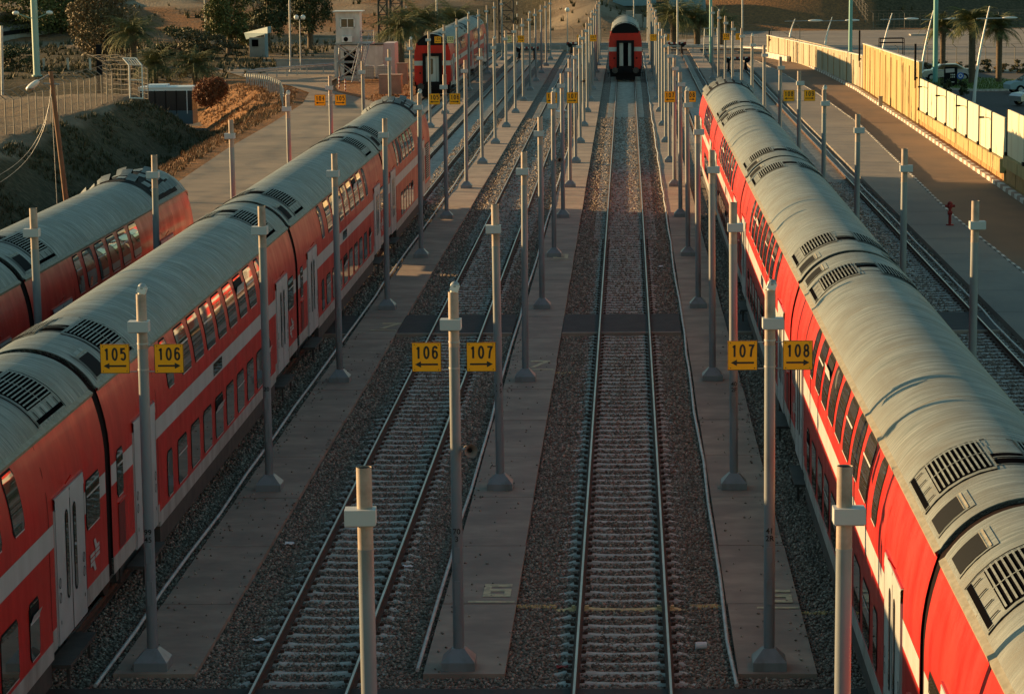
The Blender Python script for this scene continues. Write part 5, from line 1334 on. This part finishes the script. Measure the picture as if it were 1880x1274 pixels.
def cabinet(label, px, Y, w_, h_, d_):
    p = at(px, 160, Y); t = thing('concrete_cabinet', label, 'cabinet', (p.x, Y, 0), group='brown cabinets')
    b = MB(); b.box(-w_/2, w_/2, 0, d_, 0, h_); b.build('body', 'brownbox', t); b = MB(); b.box(-w_/2-.05, w_/2+.05, -.05, d_+.05, h_, h_+.08); b.build('lid', 'brownbox', t)
    b = MB(); b.box(-w_/2+.15, w_/2-.15, -.02, -.001, .15, h_-.15); b.build('door', 'brownbox', t)
cabinet('wide brown box-shaped cabinet left of the far coach', 716, 211, 1.75, 1.45, 1.6)
cabinet('narrow brown cabinet behind the wide brown one', 739, 226, .85, 1.7, .8)
for i, (px, y) in enumerate(((623, 221), (634, 217))):
    p = at(px, 165, y); b = MB()
    for k in range(7): b.tube((0, 0, k*.14), (0, 0, k*.14+.14), .06, .06, 10, k % 2)
    o = b.build('striped_bollard', ['redhyd', 'lampwhite']); o.location = (p.x, y, -.05); tag(o, 'red and white striped bollard in front of the tower, %s of two' % ('left' if i == 0 else 'right'), 'bollard', 'striped bollards')
def hydrant_mesh(h):
    b = MB(); b.tube((0, 0, 0), (0, 0, .05), .16, .16, 12); b.tube((0, 0, .05), (0, 0, h-.2), .06, .06, 12); b.tube((0, 0, h-.22), (0, 0, h-.02), .10, .11, 12); b.sphere((0, 0, h-.02), .10, sz=.8)
    b.tube((-.2, 0, h-.13), (.2, 0, h-.13), .055, .055, 10); b.tube((0, -.18, h-.13), (0, 0, h-.13), .06, .06, 10); b.tube((-.09, 0, h*.55), (.09, 0, h*.55), .085, .085, 10)
    return b.mesh('hydrant', 'redhyd')
for lab, x, y, z, h in (('tall red hydrant on the right-hand platform', 13.17, 108.2, .14, .92), ('red hydrant beside the service road, behind the long left train', -16.9, 121, -.1, .8), ('farther red hydrant beside the service road', -16.6, 178, -.1, .8)):
    o = link('hydrant', hydrant_mesh(h)); o.location = (x, y, z); tag(o, lab, 'hydrant', 'red hydrants')
# leaning wooden pole with lamp
t = thing('wooden_lamp_pole', 'leaning wooden pole with a street lamp and loose wires above the ditch', 'street lamp', (-26.35, 125, -2.4))
tp = at(93, 132, 125)-Vector((-26.35, 125, -2.4)); b = MB(); b.tube((.0, 0, 0), tp, .14, .10, 10); b.build('pole', 'wood', t)
b = MB(); hp = at(64, 155, 125)-Vector((-26.35, 125, -2.4)); b.tube(tp+Vector((0, 0, -.1)), hp+Vector((.12, 0, .12)), .035, .045, 8); b.tube(tp+Vector((-.35, 0, -.55)), tp+Vector((.4, 0, -.6)), .04, .04, 6)
b.build('lamp_arm', 'steel', t)
b = MB(); b.sphere((0, 0, 0), .30, sz=.5); lh = b.build('lamp_head', 'lampwhite', t); lh.location = hp+Vector((-.1, -.0, -.05)); lh.scale = (1.35, .7, 1); lh.rotation_euler = (0, R(-35), 0)
b = MB(); b.sphere((0, 0, -.08), .2, sz=.5); g_ = b.build('lamp_glass', 'poletop', t); g_.location = hp+Vector((-.2, 0, -.12))
for k, (ex, ez) in enumerate(((-2.6, -4.6), (-2.9, -4.4), (.1, -7.0))):
    b = MB(); p0 = tp+Vector((0, -.05, -.6)); pts = []
    for i in range(15):
        q = i/14; pts.append(p0+Vector((ex*q**(1.6 if k < 2 else 1), 0, ez*(q**.9)-.5*sin(pi*q)*(1 if k < 2 else 0))))
    b.path(pts, .012, 4); b.build('wire', 'steel', t)
# bus
t = thing('white_bus', 'dark-windowed bus with a pale blue-white roof behind the sand slope', 'bus', (0, 0, 0))
a, c = at(255, 180, 216), at(353, 180, 216); zt = at(310, 160, 216).z; z0 = -2.9
b = MB(); b.box(a.x, c.x, 216, 218.5, z0+.35, z0+1.45, 2); b.box(a.x, c.x, 216, 218.5, zt-.32, zt-.12, 0); b.box(a.x+.02, c.x-.02, 216.03, 218.47, z0+1.45, zt-.32, 1); b.build('body', ['buspaint', 'busglass', 'busblue'], t)
b = MB(); b.box(a.x-.02, c.x+.02, 215.95, 218.55, zt-.12, zt); b.box(a.x+.6, a.x+2.2, 216.4, 218.1, zt, zt+.16); b.build('roof', 'buspaint', t)
for q in (.10, .55): b = MB(); x = a.x+(c.x-a.x)*q; b.tube((x, 215.98, z0+.48), (x, 216.3, z0+.48), .48, .48, 16); b.build('wheel', 'black', t)
for k in range(5): b = MB(); x = a.x+(c.x-a.x)*(k+.5)/5; b.box(x-.03, x+.03, 215.98, 216.02, z0+1.2, zt-.3); b.build('window_pillar', 'buspaint' if k == 4 else 'black', t)
b = MB(); b.poly([(-75, 211, -2.98), (-33.5, 211, -2.98), (-33.5, 228, -2.98), (-75, 228, -2.98)]); b.build('sunken_road', 'asphalt', None, 'structure')
# shelter
t = thing('concrete_shelter', 'grey-blue concrete canopy shelter among the trees', 'shelter', (0, 0, 0)); Y = 288
p = [at(448, 61, Y+3), at(491, 50, Y), at(491, 62, Y), at(452, 73, Y+3)]
b = MB(); vs = [tuple(q) for q in p]+[(q.x, q.y+3, q.z) for q in p]; b.add(vs, [(0, 3, 2, 1), (4, 5, 6, 7), (0, 1, 5, 4), (1, 2, 6, 5), (3, 7, 6, 2), (0, 4, 7, 3)]); b.build('canopy', 'bluegrey', t)
a = at(458, 96, Y+1); c = at(487, 96, Y+.5); b = MB(); b.box(a.x, c.x, Y+1, Y+3, -.3, at(470, 70, Y).z); b.build('wall', 'greywall', t)
b = MB(); x = at(489, 96, Y).x; b.box(x-.15, x+.15, Y+.05, Y+.4, -.3, p[2].z); b.build('column', 'bluegrey', t)
b = MB(); x = at(466, 80, Y).x; b.box(x-.35, x+.35, Y+.95, Y+.999, 1.0, 1.75); b.build('window', 'vent', t)
# elevated track
t = thing('elevated_track', 'elevated railway on a dark concrete guideway crossing the top left', 'railway bridge', (0, 0, 0))
V0, V1 = at(-30, 64, 330), at(520, -12, 425)
def vb(o0, o1, z0, z1, m, nm):
    b = MB(); d = (V1-V0); n_ = Vector((-d.y, d.x, 0)).normalized(); ex = -30
    A0 = V0-d*.25; A1 = V1+d*.15
    vs = []
    for P_ in (A0, A1):
        for o, z in ((o0, z0), (o1, z0), (o1, z1), (o0, z1)): vs.append(tuple(P_+n_*o+Vector((0, 0, z))))
    b.add(vs, [(0, 1, 2, 3), (4, 7, 6, 5), (0, 4, 5, 1), (1, 5, 6, 2), (2, 6, 7, 3), (3, 7, 4, 0)]); b.build(nm, m, t)
vb(0, 5.5, -6, -.35, 'greywall', 'embankment_wall'); vb(-.1, .25, -.5, .0, 'black', 'parapet'); vb(1.3, 1.42, -.35, .28, 'steel', 'rail'); vb(2.8, 2.92, -.35, .28, 'steel', 'rail')
vb(5.2, 5.5, -.35, 1.9, 'greywall', 'noise_barrier'); vb(4.6, 4.8, -.2, .7, 'steel', 'guide_beam')

# ---------------------------------------------------------------- end of the yard
def buffer_stop(label, x, y):
    t = thing('buffer_stop', label, 'buffer stop', (x, y, 0), group='buffer stops at the ends of the tracks')
    b = MB()
    for s_ in (-.75, .75): b.tube((s_, 0, .1), (s_, 0, 1.25), .09, .09, 8); b.tube((s_, 1.9, .15), (s_, .1, 1.15), .07, .07, 8); b.tube((s_*1.15, -1.3, .1), (s_, 0, .9), .07, .07, 8)
    b.build('frame', 'black', t)
    b = MB(); b.box(-1.25, 1.25, -.14, .0, .98, 1.32); b.build('beam', 'under', t)
    b = MB()
    for k in range(9): b.box(-1.2+k*.267, -1.2+k*.267+.267, -.16, -.142, 1.36 if False else 1.14, 1.30, k % 2)
    b.build('striped_board', ['redhyd', 'lampwhite'], t)
    for s_ in (-.88, .88): b = MB(); b.tube((s_, -.5, 1.02), (s_, -.14, 1.02), .10, .12, 10); b.tube((s_, -.55, 1.02), (s_, -.5, 1.02), .23, .23, 14); b.build('buffer', 'black', t)
buffer_stop('dark buffer stop at the end of the track left of 106', T105, 272)
buffer_stop('dark buffer stop at the end of the empty 106 track', T106, 283.5)
buffer_stop('dark buffer stop beyond the end of the big right train', T108, 280.5)
buffer_stop('dark buffer stop at the end of the rightmost track', T109, 243)
def pylon(label, px, Y, w_):
    x = at(px, 50, Y).x; z = ground_z(x, Y)-.1; t = thing('lattice_pylon', label, 'pylon', (x, Y, z), group='lattice pylons'); h = 16; h_ = w_/2
    for sx in (-1, 1):
        for sy in (-1, 1): b = MB(); b.tube((sx*h_, sy*h_, 0), (sx*h_, sy*h_, h), .07, .06, 5); b.build('leg', 'under', t)
    b = MB(); n = 12
    for k in range(n):
        z0_, z1_ = h*k/n, h*(k+1)/n
        for s_ in (-1, 1):
            b.tube((-h_, s_*h_, z0_), (h_, s_*h_, z1_), .035, .035, 4); b.tube((h_, s_*h_, z0_), (-h_, s_*h_, z1_), .035, .035, 4)
            b.tube((s_*h_, -h_, z0_), (s_*h_, h_, z1_), .035, .035, 4); b.tube((-h_, s_*h_, z1_), (h_, s_*h_, z1_), .035, .035, 4)
    b.build('lattice', 'under', t)
    b = MB()
    for k in range(20): b.tube((h_+.5, -h_, .5+k*.7), (h_+.5, -h_, .5+k*.7+.35), .05, .05, 6, k % 2); 
    b.tube((h_, -h_, 7.5), (h_+.5, -h_, 7.5), .03, .03, 5, 1); b.tube((h_, -h_, 2.5), (h_+.5, -h_, 2.5), .03, .03, 5, 1); b.tube((h_+.5, -h_, 0), (h_+.5, -h_, 14.6), .02, .02, 5, 1)
    b.build('striped_conduit', ['lampwhite', 'rust'], t)
pylon('lattice pylon above the white hut behind the tower, left one', 703, 304, 1.0)
pylon('lattice pylon above the white hut behind the tower, right one', 728, 300, 1.3)
pylon('lattice pylon behind the far signs 105 and 106', 929, 316, 1.7)
# vehicles and sheds in the distance
def lorry(label, px, py, Y, L, rz, boxm, cabm):
    p = at(px, py, Y); t = thing('lorry', label, 'lorry', (p.x, Y, ground_z(p.x, Y)-.05), rz, 'lorries parked beyond the yard')
    b = MB(); b.box(-L/2+1.9, L/2, -1.2, 1.2, .9, 3.0); b.build('cargo_box', boxm, t)
    b = MB(); b.box(-L/2, -L/2+1.75, -1.15, 1.15, .6, 2.6); b.build('cab', cabm, t)
    b = MB(); b.box(-L/2+.2, -L/2+1.4, -1.17, -1.151, 1.6, 2.35); b.box(-L/2-.02, -L/2-.001, -1, 1, 1.6, 2.4); b.build('window', 'glass', t)
    b = MB(); b.box(-L/2+.5, L/2, -.9, .9, .6, .88); b.build('chassis', 'under', t)
    for x in (-L/2+.9, L/2-2.2, L/2-.9):
        for s_ in (-1, 1): b = MB(); b.tube((x, s_*.95, .5), (x, s_*1.2, .5), .5, .5, 14); b.build('wheel', 'black', t)
lorry('lorry with dark covered load at the foot of the orange hill', 1398, 38, 386, 7.5, .1, 'truckdark', 'lampwhite')
lorry('pale lorry left of the dark one', 1345, 38, 380, 6.5, .3, 'bluegrey', 'lampwhite')
def container(label, px, Y, L, m): 
    p = at(px, 30, Y); z = ground_z(p.x, Y)-.1; t = thing('storage_container', label, 'container', (p.x, Y, z), group='distant containers'); b = MB(); b.box(-L/2, L/2, 0, 2.4, 0, 2.6); b.build('body', m, t)
    b = MB()
    for k in range(int(L/.35)): b.box(-L/2+.1+k*.35, -L/2+.22+k*.35, -.04, -.001, .15, 2.45)
    b.build('corrugation', m, t)
container('blue-grey container above the distant coach of the middle track', 1165, 372, 6, 'bluegrey')
container('blue-grey container between the two distant palms', 1262, 368, 5, 'bluegrey')
container('grey container behind the tall pole', 1205, 380, 2.6, 'greywall')
for i, px in enumerate((1155, 1172, 1188)):
    p = at(px, 48, 345); tr = MB(); z = ground_z(p.x, 345)
    tr.box(p.x-.5, p.x+.5, 344, 345, z-.1, z+.9); tr.box(p.x-.4, p.x+.45, 344.1, 345, z+.9, z+1.5)
    tag(tr.build('stacked_crate', 'greywall'), 'grey pile of crates behind the distant coach, %s from the left' % ORD[i+1], 'crates', 'crates beyond the yard')
# passenger cars
def car(label, px, Y, m, rz=0.0):
    p = at(px, 150, Y); t = thing('parked_car', label, 'car', (p.x, Y, -.05), rz, 'cars on the outer road')
    prof = [(-2.1, .35), (-2.15, .7), (-1.9, .88), (-1.2, .95), (-.55, 1.40), (.8, 1.42), (1.55, 1.0), (2.1, .95), (2.15, .35)]
    b = MB(); vs = [(x, s_*(.82 if z < 1.0 else .66), z) for s_ in (-1, 1) for x, z in prof]; n = len(prof)
    b.add(vs, [tuple(range(n)), tuple(range(2*n-1, n-1, -1))]+[(i, n+i, n+(i+1) % n, (i+1) % n) for i in range(n)]); b.build('body', m, t)
    for s_ in (-1, 1): b = MB(); q = [(-1.0, 1.0), (-.5, 1.34), (.75, 1.36), (1.35, 1.02)]; b.poly([(x, s_*(.83-.12*(z-1)/.4), z) for x, z in (q if s_ > 0 else q[::-1])]); b.build('side_window', 'glass', t)
    b = MB(); b.poly([(-1.22, -.7, .99), (-.58, -.6, 1.39), (-.58, .6, 1.39), (-1.22, .7, .99)][::-1]); b.build('windscreen', 'glass', t)
    for x in (-1.35, 1.35):
        for s_ in (-.78, .78): b = MB(); b.tube((x, s_-.1, .33), (x, s_+.1, .33), .33, .33, 16); b.tube((x, s_-.11, .33), (x, s_+.11, .33), .18, .18, 12, 1); b.build('wheel', ['black', 'steel'], t)
car('silver car passing behind the advertising panel', 1738, 224, 'carsilver')
car('pale car at the right edge above the wall panels', 1912, 190, 'carsilver', .4)
car('blue-grey car at the right edge, farther up', 1898, 205, 'bluegrey', .2)
t = thing('advertising_panel', 'dark advertising panel with pink top beside the roundabout', 'advertising panel', (at(1745, 165, 213).x, 213, 0)); 
b = MB(); b.box(-.52, .52, -.08, .08, .05, 1.62); b.build('frame', 'black', t); b = MB(); b.poly([(-.4, -.086, 1.15), (.3, -.086, 1.2), (.28, -.086, 1.5), (-.42, -.086, 1.46)]); b.build('pink_field', 'pinkish', t)
b = MB()
for zz in (1.0, .82):
    for k in range(3): x = -.02+k*.13; b.poly([(x, -.087, zz-.06), (x+.08, -.087, zz-.06), (x+.08, -.087, zz+.05), (x, -.087, zz+.05)])
b.poly([(-.2, -.087, .38), (.3, -.087, .38), (.3, -.087, .46), (-.2, -.087, .46)]); b.build('pale_blocks', 'kerb_w', t)
t = thing('round_blue_sign', 'round blue roundabout sign on a short pole', 'sign', (at(1763, 165, 211).x, 211, -.05)); b = MB(); b.tube((0, 0, 0), (0, 0, 1.3), .03, .03, 6); b.build('post', 'steel', t); b = MB(); b.tube((0, -.04, 1.05), (0, -.02, 1.05), .27, .27, 20); b.build('disc', 'blue', t)
b = MB(); b.tube((0, -.045, 1.05), (0, -.041, 1.05), .16, .16, 20); b.build('ring', 'lampwhite', t); b = MB(); b.tube((0, -.05, 1.05), (0, -.046, 1.05), .10, .10, 20); b.build('disc_centre', 'blue', t)
t = thing('bus_shelter_frame', 'dark frame structure behind the tall concrete wall', 'frame', (at(1638, 95, 250).x, 250, -.05)); b = MB()
for x in (-1.1, 1.1):
    for y in (0, 1.4): bar(b, (x, y, 0), (x, y, 2.6), .04)
for z_ in (2.2, 2.6): bar(b, (-1.1, 0, z_), (1.1, 0, z_), .04); bar(b, (-1.1, 1.4, z_), (1.1, 1.4, z_), .04)
for x in (-1.1, 0, 1.1): bar(b, (x, 0, 2.6), (x, 1.4, 2.6), .03)
b.build('frame', 'black', t)
b = MB(); b.box(at(1640, 38, 352).x, at(1720, 38, 352).x, 330, 332.5, -.05, .14); b.build('traffic_island', 'greywall', None, 'structure')
# litter
rs = random.Random(4)
LIT = [(-4.1, 49.0, 'white scrap of paper by the right rail of the 106 track'), (2.0, 46.9, 'crumpled white paper on the gravel right of the middle track'), (1.25, 96, 'white scrap on the gravel beyond the dark crossing'), (-1.0, 41.9, 'red and white packet between the middle rails, at the bottom'), (-6.6, 51, 'white plastic scrap on the sleepers of the 106 track'),
       (-4.6, 186, 'pale lump on the gravel by the far part of the 106 track'), (1.3, 43.1, 'short white cylinder lying beside the pipe'), (-6.2, 43.6, 'twisted white plastic on the end of a sleeper')]
for i, (x, y, lab) in enumerate(LIT):
    b = MB(); s_ = .065 if y < 100 else .25; n = 9; c = (0, 0, .05)
    if 'cylinder' in lab: b.tube((-.09, 0, .06), (.09, .03, .06), .06, .06, 10)
    else:
        rows = [[(s_*(q-1)*rs.uniform(.8, 1.2), s_*.7*(k-1)*rs.uniform(.8, 1.2), .05*rs.uniform(0, 1.6)*(s_/.1)) for q in range(4)] for k in range(4)]; b.sheet(rows, 0, False)
    o = b.build('litter', 'litter' if 'red' not in lab else 'redhyd'); o.location = (x, y, .0); tag(o, lab, 'litter', 'litter on the tracks')
